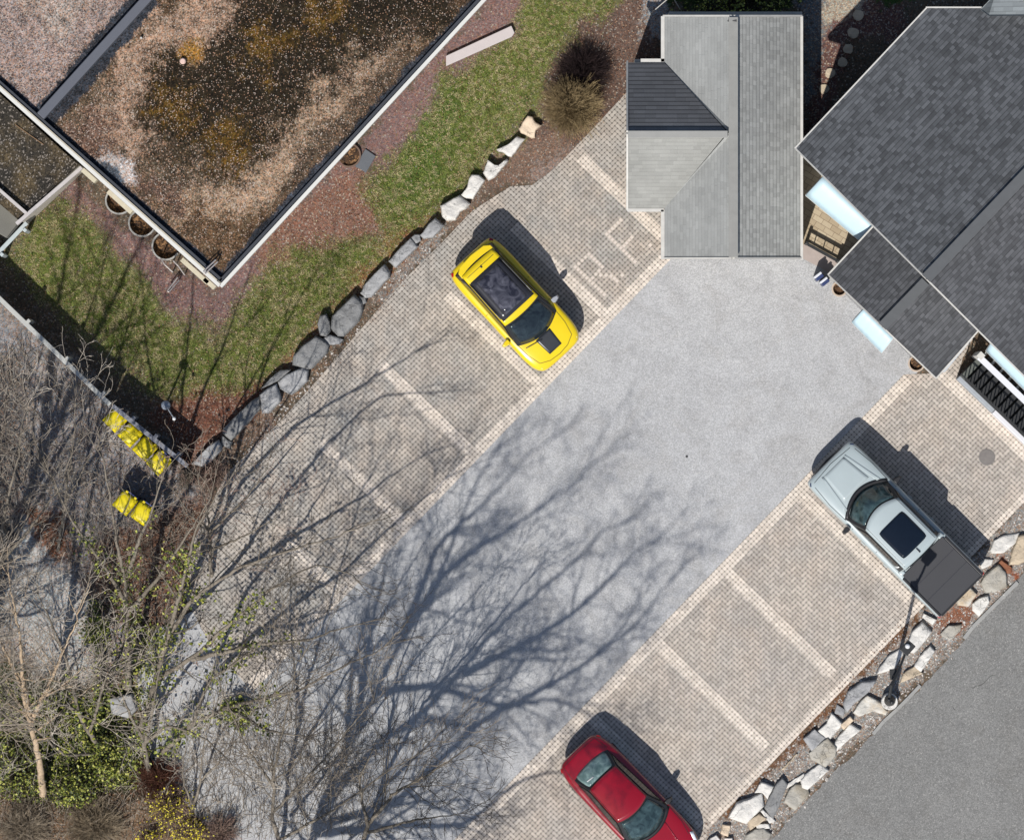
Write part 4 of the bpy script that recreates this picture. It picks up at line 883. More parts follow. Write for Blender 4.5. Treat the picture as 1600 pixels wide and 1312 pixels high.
gt_ = empty('gate', W(1285, 395)); tag(gt_, 'low black gate across the tan patio between garage and house', 'gate')
mb = MB(); mb.bar(W(1261, 381, .55), W(1308, 407, .55), .09, .05); mb.bar(W(1261, 381, .15), W(1308, 407, .15), .05, .05)
for i in (2, 5, 8): mb.bar(W(1261 + 4.7 * i, 381 + 2.6 * i, .15), W(1261 + 4.7 * i, 381 + 2.6 * i, .55), .025, .025)
loc(mb.build('bars', blackm), gt_)
for p in ((1260, 380), (1309, 408)):
    mb = MB(); mb.box(W(*p, .32), (.09, .09, .64), R(-28)); loc(mb.build('post', blackm, bevel=.01), gt_)

# ---------------------------------------------------------------- vehicles (x forward, y left, z up, origin on the ground at the centre)
def paint(name, c, rough=.3):
    t = NT(name); k = t.rng(t.noise(2.5, 4), .93, 1.07); col = t.mix(1, tuple(c), t.comb(k, k, k), 'MULTIPLY')
    return t.done(col, rough, 0, None, spec=.5, coat=.6)
def glassm(name, a, b, rough=.08):
    t = NT(name); tc = t.n.new('ShaderNodeTexCoord').outputs['Object']
    f = t.noise(3.2, 4, .6, vec=tc, dist=1.2); col = t.ramp(f, [(.35, a), (.55, tuple((x + y) / 2 for x, y in zip(a, b))), (.7, b)])  # blotches put reflections into the glass colour
    return t.done(col, rough, 0, None, spec=.6)
g_teal = glassm('teal tinted glass', (.008, .016, .018), (.05, .085, .09)); g_dark = glassm('dark glass', (.004, .006, .008), (.02, .03, .034), .05)
g_side = glassm('side glass', (.006, .006, .006), (.03, .028, .024), .1); g_pale = glassm('pale rear glass', (.05, .09, .09), (.2, .28, .27), .1)
trim = simple('black trim', (.012, .012, .013), .4); rubber = simple('tyre rubber', (.02, .02, .02), .9); alloy = simple('alloy rim', (.4, .41, .42), .3, .8)
lampg = simple('clear lamp glass', (.6, .63, .66), .15); redl = simple('red tail lamp', (.25, .01, .01), .2); chrome = simple('chrome', (.6, .6, .6), .15, 1)

def body(sections, mat, root, name='body'):
    """sections: x, half width, underside z, shoulder z, centre top z, flatness"""
    V = []; F = []; prof = None
    for x, hw, zb, zs, zt in sections:
        h = [(0, zb), (hw * .8, zb), (hw * .985, zb + .08), (hw, (zb + zs) / 2), (hw * .985, zs - .04), (hw * .93, zs + (zt - zs) * .35), (hw * .78, zs + (zt - zs) * .8), (hw * .4, zt - .004), (0, zt)]
        full = h + [(-y, z) for y, z in h[-2:0:-1]]; prof = len(full)
        V += [(x, y, z) for y, z in full]
    k = prof
    for j in range(len(sections) - 1):
        for i in range(k): F.append((j * k + i, j * k + (i + 1) % k, (j + 1) * k + (i + 1) % k, (j + 1) * k + i))
    F.append(tuple(range(k - 1, -1, -1))); F.append(tuple(range((len(sections) - 1) * k, len(sections) * k)))
    o = mesh(name, V, F, mat, root, True)
    bm = bmesh.new(); bm.from_mesh(o.data); bmesh.ops.recalc_face_normals(bm, faces=bm.faces); bm.to_mesh(o.data); bm.free()
    m = o.modifiers.new('sub', 'SUBSURF'); m.levels = m.render_levels = 2
    return o
def lerp(a, b, t): return tuple(x + (y - x) * t for x, y in zip(a, b))
def patch(fa, fb, u0, u1, v0, v1, off=0.0, bulge=0.0, nu=14, nv=6, rnd=0.0):
    """surface between curves fa(u) and fb(u); off pushes it outwards along its normal; rnd rounds the corners"""
    P = [[None] * (nv + 1) for _ in range(nu + 1)]
    def at(u, v):
        p = np.array(lerp(fa(u), fb(u), v)); return p
    V = []; F = []
    for i in range(nu + 1):
        for j in range(nv + 1):
            a, b = i / nu * 2 - 1, j / nv * 2 - 1
            if rnd: k_ = 1 - rnd * (abs(b) ** 4); l_ = 1 - rnd * (abs(a) ** 4); a2, b2 = a * k_, b * l_
            else: a2, b2 = a, b
            u = u0 + (u1 - u0) * (a2 + 1) / 2; v = v0 + (v1 - v0) * (b2 + 1) / 2; e = 1e-3
            n = np.cross(at(u + e, v) - at(u - e, v), at(u, v + e) - at(u, v - e)); n = unit(n)
            if n[2] < 0: n = -n
            V.append(at(u, v) + n * (off + bulge * (1 - a * a) * (1 - b * b)))
    for i in range(nu):
        for j in range(nv): q = i * (nv + 1) + j; F.append((q, q + nv + 1, q + nv + 2, q + 1))
    return V, F
def patch_obj(name, mat, root, *a, th=.006, **k):
    V, F = patch(*a, **k); o = mesh(name, V, F, mat, root, True)
    bm = bmesh.new(); bm.from_mesh(o.data); bmesh.ops.recalc_face_normals(bm, faces=bm.faces)
    if sum(f.normal.z for f in bm.faces) < 0: bmesh.ops.reverse_faces(bm, faces=bm.faces)
    bm.to_mesh(o.data); bm.free(); m = o.modifiers.new('s', 'SOLIDIFY'); m.thickness = th; m.offset = 1; return o
def wheel(root, x, y, r=.34):
    s_ = 1 if y > 0 else -1
    mb = MB(); mb.tube([(x, y - s_ * .2, r), (x, y - s_ * .02, r), (x, y, r)], [r, r, r * .93], 28); w_ = mb.build('wheel', rubber, root)
    mb = MB(); mb.tube([(x, y - s_ * .02, r), (x, y + s_ * .006, r)], r * .62, 20); mb.build('rim', alloy, w_)
def mirror(root, x, y, z, mat, k=1.15):
    s_ = 1 if y > 0 else -1
    V = []; F = []
    mb = MB()
    P = [(-.06, 0), (.05, 0), (.09, s_ * .05), (.05, s_ * .2), (-.03, s_ * .22), (-.07, s_ * .1)]
    q = [(x + a * k, y + b * k) for a, b in P]; mb.prism(q, z - .07, z + .07, [((a - x) * .8 + x, (b - y) * .85 + y) for a, b in q]); mb.build('mirror', mat, root, bevel=.015)
def cabin(root, mat, wb, wt, rt, rb, hb, hw_, z0, z1, bow=.12, bowt=.06, roofdome=.05, wsm=None, sidem=None, rearm=None, rear_u=(.06, .94), side=(.06, .95), roofm=None, zr=None):
    """wb, wt: x of windscreen base and top; rt, rb: x of rear glass top and base; hb: half width at belt (front, rear), hw_: at roof"""
    zr = z1 if zr is None else zr
    f = lambda u: (u * 2 - 1)
    Wb = lambda u: (wb - bow * f(u) ** 2, hb[0] * f(u), z0 - .03 * 0); Wt = lambda u: (wt - bowt * f(u) ** 2, hw_[0] * f(u), z1 + roofdome * (1 - f(u) ** 2) - .02)
    Rt = lambda u: (rt + .03 * f(u) ** 2, hw_[1] * f(u), zr + roofdome * (1 - f(u) ** 2) - .02); Rb = lambda u: (rb + .1 * f(u) ** 2, hb[1] * f(u), z0)
    SbL = lambda u: lerp(Rb(1), Wb(1), u); StL = lambda u: lerp(Rt(1), Wt(1), u); SbR = lambda u: lerp(Rb(0), Wb(0), u); StR = lambda u: lerp(Rt(0), Wt(0), u)
    V = []; F = []
    def addp(vf): n = len(V); V.extend(vf[0]); F.extend([tuple(i + n for i in q) for q in vf[1]])
    for a, b in ((Wb, Wt), (Rt, Rb), (SbL, StL), (SbR, StR)): addp(patch(a, b, 0, 1, 0, 1))
    o = mesh('pillars', V, F, trim, root, True)
    Rf = patch(Rt, Wt, 0, 1, 0, 1, off=.012, bulge=.02, nv=12); 
    o = mesh('roof', Rf[0], Rf[1], mat, root, True); m = o.modifiers.new('s', 'SOLIDIFY'); m.thickness = .04; m.offset = 0
    o = patch_obj('windshield', wsm, root, Wb, Wt, .05, .95, .06, .95, off=.012, bulge=.03, rnd=.05)
    o = patch_obj('rear_window', rearm, root, Rb, Rt, rear_u[0], rear_u[1], .08, .93, off=.012, bulge=.02, rnd=.06)
    for a, b in ((SbL, StL), (SbR, StR)): patch_obj('side_window', sidem, root, a, b, side[0], side[1], .1, .9, off=.01, rnd=.04)
    return Wb, Wt, Rt, Rb
def decal(name, mat, root, pts, zf, th=.004, div=8):
    """sheet over a curved panel: pts = 4 corners xy; zf(x,y) = height of that panel"""
    V = []; F = []
    for i in range(div + 1):
        for j in range(div + 1):
            a = lerp(pts[0], pts[1], i / div); b = lerp(pts[3], pts[2], i / div); p = lerp(a, b, j / div); V.append((p[0], p[1], zf(p[0], p[1])))
    for i in range(div):
        for j in range(div): q = i * (div + 1) + j; F.append((q, q + div + 1, q + div + 2, q + 1))
    o = mesh(name, V, F, mat, root, True); m = o.modifiers.new('s', 'SOLIDIFY'); m.thickness = th; m.offset = 0; return o
def snap(o, target_names, root, dz=.006):
    """drop a panel part onto the parts named, by ray cast from above (children of root)"""
    dg = bpy.context.evaluated_depsgraph_get(); T = [c for c in root.children if c.name.split('.')[0] in target_names]
    from mathutils.bvhtree import BVHTree
    trees = [BVHTree.FromObject(t_, dg) for t_ in T]
    miss = []; hits = []
    for v in o.data.vertices:
        best = None
        for tr in trees:
            h = tr.ray_cast(Vector((v.co.x, v.co.y, 5)), Vector((0, 0, -1)))
            if h[0] is not None and (best is None or h[0].z > best): best = h[0].z
        if best is not None: v.co.z = best + dz; hits.append(v)
        else: miss.append(v)
    for v in miss:
        v.co.z = min(hits, key=lambda h: (h.co.x - v.co.x) ** 2 + (h.co.y - v.co.y) ** 2).co.z if hits else 1

# --- yellow compact
yc = empty('parked_car', W(806, 478)[:2] + (0,)); tag(yc, 'bright yellow compact car with black roof and black bonnet panel', 'car')
yp = paint('yellow car paint', A(255, 222, 0)); yc_b = [(-2.0, .64, .42, .64, .80), (-1.96, .78, .32, .74, .95), (-1.75, .885, .24, .86, 1.02), (-1.2, .925, .22, .94, 1.05), (-.3, .90, .22, .95, 1.02), (.5, .905, .22, .95, 1.02),
     (1.0, .92, .22, .90, 1.0), (1.4, .91, .24, .84, .95), (1.7, .87, .28, .76, .87), (1.92, .74, .34, .66, .76), (2.0, .56, .42, .58, .66)]
body(yc_b, yp, yc)
cabin(yc, yp, 1.16, .30, -1.66, -1.90, (.76, .72), (.64, .60), .97, 1.52, bow=.26, bowt=.06, wsm=g_dark, sidem=g_side, rearm=g_dark, roofdome=.04)
dg = bpy.context.evaluated_depsgraph_get()
def on(name, mat, root, pts, targets, dz=.006, th=.004, div=8):
    o = decal(name, mat, root, pts, lambda x, y: 3, th, div); bpy.context.view_layer.update(); snap(o, targets, root, dz); return o
on('roof_panel', simple('black roof film', (.02, .02, .024), .25), yc, [(-1.33, -.555), (.12, -.59), (.12, .59), (-1.33, .555)], ('roof', 'pillars'), .012)
on('sunroof', glassm('sunroof glass', (.012, .012, .018), (.09, .09, .11), .06), yc, [(-1.22, -.40), (.02, -.40), (.02, .40), (-1.22, .40)], ('roof', 'pillars'), .02)  # branch reflections are part of this glass's blotchy colour
on('hood_panel', simple('black bonnet film', (.02, .022, .026), .35), yc, [(1.14, -.27), (1.70, -.23), (1.70, .23), (1.14, .27)], ('body',), .006)
for s_ in (-1, 1):
    mb = MB(); mb.tube([(-1.38, s_ * .575, 1.50), (-1.2, s_ * .585, 1.57), (-.2, s_ * .60, 1.57), (.1, s_ * .605, 1.50)], .022, 8); mb.build('roof_rail', trim, yc)
    on('side_sill', trim, yc, [(-1.4, s_ * .60), (.2, s_ * .66), (.2, s_ * .70), (-1.4, s_ * .64)], ('pillars', 'side_window'), .02)
    for x_ in (-1.25, 1.22): wheel(yc, x_, s_ * .90, .33)
    mirror(yc, .62, s_ * .84, 1.0, yp if s_ < 0 else simple('grey mirror', (.25, .26, .28), .3))
    mb = MB(); mb.box((-1.84, s_ * .70, .80), (.12, .2, .16), s_ * .5); mb.build('tail_light', redl, yc, bevel=.02)
    mb = MB(); mb.box((1.76, s_ * .60, .68), (.12, .26, .13), -s_ * .6); mb.build('headlight', lampg, yc, bevel=.03)
mb = MB(); mb.prism([(-1.58, -.63), (-1.58, .63), (-1.76, .62), (-1.88, .46), (-1.92, 0), (-1.88, -.46), (-1.76, -.62)], 1.40, 1.48); mb.build('spoiler', yp, yc, bevel=.02)
mb = MB(); mb.prism([(-1.50, -.03), (-1.44, -.02), (-1.43, .02), (-1.52, .03)], 1.53, 1.60); mb.build('antenna', trim, yc, bevel=.006)
mb = MB()
mb.prism([(1.72, .78), (1.86, .62), (1.95, .35), (1.99, 0), (1.95, -.35), (1.86, -.62), (1.72, -.78), (1.70, -.70), (1.82, -.55), (1.92, -.3), (1.95, 0), (1.92, .3), (1.82, .55), (1.70, .70)], .36, .50)
mb.build('bumper', simple('dark bumper', (.12, .08, .015), .4), yc, bevel=.02)
mb = MB(); mb.bar((1.2, -.55, .962), (.78, -.62, 1.03), .02, .02); 
on('wiper', trim, yc, [(1.10, -.62), (1.22, -.10), (1.245, -.10), (1.125, -.62)], ('windshield', 'body', 'pillars'), .02)
yc.rotation_euler = (0, 0, math.atan2(-.735, .675))

# --- pale green grey pick-up
tk = empty('pickup_truck', W(1398, 828)[:2] + (0,)); tag(tk, 'pale green grey pick up truck with dark bed cover parked by the road rocks', 'pickup truck')
tp = paint('pale sage paint', A(190, 202, 203), .3)
tb = [(2.82, .78, .5, .84, .94), (2.79, .87, .42, .94, 1.03), (2.60, .935, .36, 1.02, 1.12), (2.2, .945, .34, 1.04, 1.15), (1.7, .95, .34, 1.06, 1.18), (1.2, .95, .34, 1.08, 1.18), (.2, .945, .34, 1.10, 1.15), (-.9, .945, .34, 1.12, 1.15),
      (-1.0, .945, .34, 1.12, 1.14), (-1.9, .95, .36, 1.13, 1.14), (-2.5, .94, .4, 1.13, 1.14), (-2.60, .93, .44, 1.12, 1.13), (-2.64, .90, .5, 1.08, 1.10)]
body(tb, tp, tk)
cabin(tk, tp, 1.58, .92, -.92, -1.0, (.80, .80), (.66, .66), 1.13, 1.74, bow=.36, bowt=.22, wsm=g_teal, sidem=g_side, rearm=g_dark, roofdome=.04, side=(.08, .9))
on('cowl', trim, tk, [(1.28, -.84), (1.32, .84), (1.22, .80), (1.18, -.80)], ('body',), .004)
# curved black cowl under the windscreen
V = []; F = []
for i in range(21):
    f_ = i / 10 - 1; x_ = 1.60 - .36 * f_ ** 2
    V += [(x_ + .07, .83 * f_, 0), (x_ - .05, .81 * f_, 0)]
for i in range(20): F.append((2 * i, 2 * i + 2, 2 * i + 3, 2 * i + 1))
o = mesh('cowl', V, F, trim, tk, True); bpy.context.view_layer.update(); snap(o, ('body', 'windshield', 'pillars'), tk, .012); m = o.modifiers.new('s', 'SOLIDIFY'); m.thickness = .01
o = on('sunroof', simple('deep blue black glass', (.004, .007, .013), .08), tk, [(-.66, -.48), (.38, -.48), (.38, .48), (-.66, .48)], ('roof', 'pillars'), .012, .006, 12)
bm = bmesh.new(); bm.from_mesh(o.data)
for v in bm.verts:     # rounded corners
    a_, b_ = (v.co.x + .14) / .52, v.co.y / .48
    v.co.x = -.14 + .52 * a_ * (1 - .05 * abs(b_) ** 8); v.co.y = .48 * b_ * (1 - .05 * abs(a_) ** 8)
bm.to_mesh(o.data); bm.free()
# raised bonnet panel with two creases
for s_ in (-1, 1):
    on('hood_crease', tp, tk, [(1.45, s_ * .60), (2.60, s_ * .42), (2.62, s_ * .47), (1.42, s_ * .70)], ('body',), .012, .014)
on('hood_panel', tp, tk, [(1.68, -.50), (2.60, -.40), (2.60, .40), (1.68, .50)], ('body',), .005, .006, 10)
bedm = simple('soft black bed cover', A(68, 68, 71), .75, var=.1, scale=3)
mb = MB(); mb.box((-1.79, 0, 1.155), (1.58, 1.60, .05)); mb.build('bed_cover', bedm, tk, bevel=.015)
for k_ in range(2):
    mb = MB(); mb.box((-1.5 - .52 * k_, 0, 1.182), (.018, 1.56, .008)); mb.build('cover_seam', simple('seam grey', A(56, 57, 64), .8), tk)
for s_ in (-1, 1):
    mb = MB(); mb.box((-1.84, s_ * .845, 1.155), (1.52, .085, .06)); mb.build('bed_rail', trim, tk, bevel=.015)
    for x_ in (-1.72, 1.78): wheel(tk, x_, s_ * .935, .38)
    mirror(tk, 1.05, s_ * .93, 1.16, trim)
    mb = MB(); mb.box((2.62, s_ * .76, .93), (.12, .24, .16), -s_ * .75); mb.build('headlight', simple('blue black lamp', (.01, .02, .06), .15), tk, bevel=.02)
    mb = MB(); mb.box((-2.58, s_ * .84, .92), (.1, .16, .3), 0); mb.build('tail_light', redl, tk, bevel=.02)
    on('sail_panel', tp, tk, [(-1.02, s_ * .70), (-.86, s_ * .66), (-.86, s_ * .84), (-1.02, s_ * .86)], ('body', 'pillars'), .03, .02, 4)
    for x_ in (.35, -.55): mb = MB(); mb.bar((x_, s_ * .955, 1.0), (x_ + .16, s_ * .955, 1.0), .03, .03); mb.build('door_handle', tp, tk, bevel=.01)
mb = MB(); mb.box((-2.60, 0, 1.15), (.08, 1.66, .05)); mb.build('tailgate_trim', trim, tk, bevel=.015)
mb = MB(); mb.prism([(2.66, -.84), (2.82, -.66), (2.88, 0), (2.82, .66), (2.66, .84), (2.60, .7), (2.60, -.7)], .42, .78); mb.build('bumper', trim, tk, bevel=.03)
mb = MB(); mb.box((2.80, 0, .82), (.06, 1.1, .2)); mb.build('grille', trim, tk, bevel=.02)
mb = MB(); mb.prism([(-.84, -.02), (-.68, -.012), (-.68, .012), (-.84, .02)], 1.77, 1.84); mb.build('antenna', trim, tk, bevel=.006)
tk.rotation_euler = (0, 0, math.atan2(.709, -.705))

# --- red saloon, cut by the bottom edge
rc = empty('parked_car', W(984.6, 1256)[:2] + (0,)); tag(rc, 'dark red saloon car nosing past the bottom edge', 'car')
rp = paint('deep red paint', A(154, 6, 30), .2)
rb_ = [(-2.29, .50, .45, .70, .84), (-2.24, .66, .34, .84, .96), (-2.05, .80, .26, .90, 1.0), (-1.6, .875, .22, .93, 1.02), (-.8, .885, .20, .93, .98), (.2, .885, .20, .92, .95), (.9, .885, .20, .88, .96), (1.4, .88, .22, .82, .93), (1.8, .85, .25, .76, .87), (2.1, .74, .3, .68, .78), (2.24, .55, .36, .6, .68), (2.29, .40, .42, .56, .62)]
body(rb_, rp, rc)
cabin(rc, rp, 1.0, .16, -1.22, -1.82, (.78, .66), (.57, .52), .95, 1.42, bow=.30, bowt=.12, wsm=g_teal, sidem=g_side, rearm=g_pale, roofdome=.05, zr=1.36)
for s_ in (-1, 1):
    for x_ in (-1.35, 1.42): wheel(rc, x_, s_ * .88, .32)
    mirror(rc, .62, s_ * .80, .94, trim)
    mb = MB(); mb.box((-2.06, s_ * .64, .80), (.14, .26, .14), s_ * .5); mb.build('tail_light', redl, rc, bevel=.03)
    on('headlight', lampg, rc, [(1.70, s_ * .72), (2.08, s_ * .60), (2.10, s_ * .68), (1.76, s_ * .80)], ('body',), .01, .02, 4)
    on('hood_crease', rp, rc, [(1.0, s_ * .38), (1.95, s_ * .24), (1.95, s_ * .26), (1.0, s_ * .41)], ('body',), .012, .02)
V = []; F = []
for i in range(21):
    f_ = i / 10 - 1; x_ = 1.02 - .30 * f_ ** 2; V += [(x_ + .05, .80 * f_, 0), (x_ - .05, .78 * f_, 0)]
for i in range(20): F.append((2 * i, 2 * i + 2, 2 * i + 3, 2 * i + 1))
o = mesh('cowl', V, F, trim, rc, True); bpy.context.view_layer.update(); snap(o, ('body', 'windshield', 'pillars'), rc, .01); m = o.modifiers.new('s', 'SOLIDIFY'); m.thickness = .01
on('brake_light', simple('white strip', (.5, .5, .5), .3), rc, [(-1.42, -.4), (-1.40, -.16), (-1.38, -.16), (-1.40, -.4)], ('rear_window',), .01, .01, 4)
rc.rotation_euler = (0, 0, math.atan2(-.72, .69))

# shut lines and small trim on the three vehicles
seam_m = simple('dark shut line', (.008, .008, .009), .7)
def seam(root, pts, targets=('body',), wd=.014, dz=.003, mat=seam_m, name='shut_line'):
    pts = [np.array(p, float) for p in pts]; P = []
    for a, b in zip(pts, pts[1:]):
        n = max(2, int(np.linalg.norm(b - a) / .06)); P += [a + (b - a) * i / n for i in range(n)]
    P.append(pts[-1]); P = np.array(P); T = np.gradient(P, axis=0); T /= np.linalg.norm(T, axis=1)[:, None] + 1e-9; N_ = np.stack([-T[:, 1], T[:, 0]], 1) * wd / 2
    V = []; F = []
    for p, n in zip(P, N_): V += [(p[0] + n[0], p[1] + n[1], 3), (p[0] - n[0], p[1] - n[1], 3)]
    for i in range(len(P) - 1): F.append((2 * i, 2 * i + 1, 2 * i + 3, 2 * i + 2))
    o = mesh(name, V, F, mat, root); bpy.context.view_layer.update(); snap(o, targets, root, dz); m = o.modifiers.new('s', 'SOLIDIFY'); m.thickness = .003; m.offset = 0
for s_ in (-1, 1):
    seam(yc, [(.86, s_ * .74), (1.3, s_ * .72), (1.7, s_ * .62), (1.84, s_ * .34)]); seam(yc, [(.52, s_ * .80), (.50, s_ * .89)]); seam(yc, [(-.35, s_ * .78), (-.36, s_ * .89)])
    seam(tk, [(1.25, s_ * .84), (1.9, s_ * .86), (2.55, s_ * .80)]); seam(tk, [(.95, s_ * .86), (.95, s_ * .94)]); seam(tk, [(0, s_ * .84), (0, s_ * .94)])
    seam(rc, [(.72, s_ * .80), (1.3, s_ * .78), (1.72, s_ * .66)]); seam(rc, [(.30, s_ * .80), (.30, s_ * .88)]); seam(rc, [(-.55, s_ * .78), (-.56, s_ * .88)]); seam(rc, [(-1.72, s_ * .68), (-2.14, s_ * .62)])
    seam(rc, [(-1.22, s_ * .50), (.14, s_ * .55)], ('roof',)); seam(tk, [(-.84, s_ * .60), (.8, s_ * .60)], ('roof',), .01)
seam(yc, [(1.84, -.34), (1.88, 0), (1.84, .34)]); seam(rc, [(-2.16, -.60), (-2.19, 0), (-2.16, .60)]); seam(yc, [(-1.50, -.5), (-1.50, .5)], ('roof',)); seam(tk, [(2.66, -.72), (2.72, 0), (2.66, .72)])

# ---------------------------------------------------------------- bare trees
def bark(name, a, b, fine=18):
    t = NT(name); n = t.noise(3, 5, .6); f = t.noise(fine, 3)
    col = t.ramp(t.math('ADD', t.math('MULTIPLY', n, .5), t.math('MULTIPLY', f, .5)), [(.3, a), (.65, b)])
    return t.done(col, .9, 0, f, .5, .01, spec=.15)
bk_g = bark('grey bark', A(92, 84, 74), A(158, 148, 134)); bk_t = bark('tan bark', A(150, 128, 104), A(218, 194, 164))
tw_g = bark('grey twigs', A(110, 98, 86), A(200, 186, 168), 5); tw_w = bark('pale twigs', A(160, 148, 134), A(240, 228, 210), 5); tw_d = bark('dark twigs', A(52, 46, 38), A(108, 98, 86), 5)
tw_r = bark('reddish twigs', A(120, 92, 80), A(200, 172, 156), 5)

RMIN = .006
class Tubes:
    def __init__(s): s.V = []; s.F = []; s.n = 0
    def add(s, pts, rad, k=3):
        pts = np.asarray(pts); m = len(pts); T = np.gradient(pts, axis=0); T /= np.linalg.norm(T, axis=1)[:, None] + 1e-9
        ref = np.array((.31, .95, .1)) if abs(T[0][2]) > .6 else np.array((.1, .2, .97))
        a = np.cross(T, ref); a /= np.linalg.norm(a, axis=1)[:, None] + 1e-9; b = np.cross(T, a)
        q = 2 * math.pi * np.arange(k) / k; r = np.asarray(rad)[:, None, None]
        V = pts[:, None, :] + r * (a[:, None, :] * np.cos(q)[None, :, None] + b[:, None, :] * np.sin(q)[None, :, None])
        s.V.append(V.reshape(-1, 3)); i = np.arange(k); j = np.arange(m - 1)[:, None] * k + s.n
        F = np.stack([j + i, j + (i + 1) % k, j + k + (i + 1) % k, j + k + i], -1).reshape(-1, 4)
        s.F.append(F); s.n += m * k
    def build(s, name, mat, parent):
        if not s.V: return None
        o = mesh(name, np.concatenate(s.V), np.concatenate(s.F), mat, None, True); loc(o, parent); return o

def grow(tr, rng, p, d, L, r, lvl, maxl, wig, up, dens, out, ivy=None):
    n = max(3, int(L / .22)) if lvl < 2 else max(3, min(6, int(L / .13)))
    pts = [p]; dd = d
    for i in range(n):
        dd = unit(dd + rng.normal(0, wig, 3) + np.array((0, 0, up))); pts.append(pts[-1] + dd * L / n)
    pts = np.array(pts); rad = np.linspace(r, r * (.45 if lvl < maxl else .3), n + 1)
    (tr[0] if lvl < 2 else tr[1]).add(pts, np.maximum(rad, RMIN), 7 if lvl == 0 else 5 if lvl == 1 else 3)
    if ivy is not None and lvl < 2: ivy.append((pts, rad))
    if lvl >= maxl: return
    nc = max(1, int(L * dens[lvl] * rng.uniform(.8, 1.2)))
    for i in range(nc):
        t_ = rng.uniform(.22, 1) ** .8; f = t_ * n; k = min(int(f), n - 1); q = pts[k] + (pts[k + 1] - pts[k]) * (f - k)
        bd = unit(pts[k + 1] - pts[k]); pr = unit(np.cross(bd, rng.normal(0, 1, 3))); an = R(rng.uniform(24, 58))
        nd = unit(bd * math.cos(an) + pr * math.sin(an) + out * .12)
        grow(tr, rng, q, nd, L * rng.uniform(.38, .66) * (1.1 - .35 * t_), max(rad[k] * rng.uniform(.45, .65), .005), lvl + 1, maxl, wig * (1.05 if RMIN > .005 else 1.25), up, dens, out)
    # the tip carries on as finer twigs
    if lvl >= 1:
        for _ in range(1 if RMIN > .005 else 2):
            nd = unit(dd + rng.normal(0, .3, 3)); grow(tr, rng, pts[-1], nd, L * .5, rad[-1] * .8, max(lvl + 1, 2), maxl, wig * 1.2, up, dens, out)

ivm = NT('ivy leaves'); v = ivm.sep(ivm.vor(16)); c = ivm.ramp(v[0], [(0, A(40, 50, 22)), (.4, A(84, 98, 36)), (.72, A(158, 166, 58)), (1, A(212, 206, 110))]); ivy_m = ivm.done(c, .6, 0, None, spec=.35)
def leaves(P, size, rng, flat=.5, jit=1.0):
    n = len(P); a = rng.normal(0, 1, (n, 3)); a[:, 2] *= flat; a /= np.linalg.norm(a, axis=1)[:, None]
    nrm = rng.normal(0, .6, (n, 3)) + np.array((0, 0, 1)); b = np.cross(nrm, a); b /= np.linalg.norm(b, axis=1)[:, None] + 1e-9
    s_ = size * rng.uniform(.55, 1.25, (n, 1)); V = np.stack([P - a * s_ * .6, P + b * s_ * .42, P + a * s_ * .6, P - b * s_ * .42], 1).reshape(-1, 3)
    return V, np.arange(4 * n).reshape(n, 4)
def leaf_obj(name, P, size, rng, mat, parent=None, flat=.5):
    V, F = leaves(P, size, rng, flat); o = mesh(name, V, F, mat); 
    if parent: loc(o, parent)
    return o
def tree(base, limbs, seed, label, twig, barkm=bk_g, maxl=4, dens=(2.2, 2.7, 3.0, 2.4), trunk_r=.16, wig=.10, up=.02, out=(0, .5, 0), ivy_dens=0, name='bare_tree', group='bare trees in the lower left', cat='tree'):
    """limbs: lists of (photo x, photo y, height) from the base outwards"""
    rng = np.random.RandomState(seed); root = empty(name, W(*base)); tag(root, label, cat, group)
    tr = (Tubes(), Tubes()); ivy = []; out = np.array(out)
    for li, L in enumerate(limbs):
        P = np.array([W(*q) for q in L]); seg = np.linalg.norm(np.diff(P, axis=0), axis=1); tot = seg.sum(); s_ = np.concatenate([[0], np.cumsum(seg)])
        n = max(6, int(tot / .2)); tt = np.linspace(0, tot, n + 1)
        # smooth the polyline
        Q = np.stack([np.interp(tt, s_, P[:, c]) for c in range(3)], 1)
        for _ in range(3): Q[1:-1] = (Q[:-2] + 2 * Q[1:-1] + Q[2:]) / 4
        Q[1:-1] += np.cumsum(rng.normal(0, .008, (n - 1, 3)), 0) + rng.normal(0, .012, (n - 1, 3))
        r0 = trunk_r * (1 if li == 0 else .7); rad = r0 * (1 - .82 * np.linspace(0, 1, n + 1) ** .9)
        tr[0].add(Q, rad, 8); ivy.append((Q, rad))
        nc = int(tot * dens[0])
        for i in range(nc):
            t_ = rng.uniform(.12, 1) if li else rng.uniform(.25, 1); f = t_ * n; k = min(int(f), n - 1); q = Q[k]; bd = unit(Q[k + 1] - Q[k])
            pr = unit(np.cross(bd, rng.normal(0, 1, 3))); an = R(rng.uniform(25, 62)); nd = unit(bd * math.cos(an) + pr * math.sin(an) + out * .15)
            grow(tr, rng, q, nd, min(tot * .34, 2.6) * rng.uniform(.45, 1) * (1.15 - .6 * t_), max(rad[k] * rng.uniform(.3, .5), .008), 1, maxl, wig, up, dens, out)
        for _ in range(3): grow(tr, rng, Q[-1], unit(Q[-1] - Q[-3] + rng.normal(0, .3, 3) * .3), 1.2, rad[-1], 1, maxl, wig, up, dens, out)
    tr[0].build('trunk', barkm, root); tr[1].build('crown', twig, root)
    if ivy_dens:
        pts = []
        for Q, rad in ivy:
            m = int(len(Q) * .62)
            for k in range(m):
                if fbm(np.array([Q[k][0] * 9]), np.array([Q[k][1] * 9 + seed]), .35)[0] < .42: continue
                c = int(ivy_dens * rng.uniform(.3, 1)); pts.append(Q[k] + rng.normal(0, 1, (c, 3)) * (rad[k] + .12))
        if pts: leaf_obj('ivy', np.concatenate(pts), .1, rng, ivy_m, root)
    return root

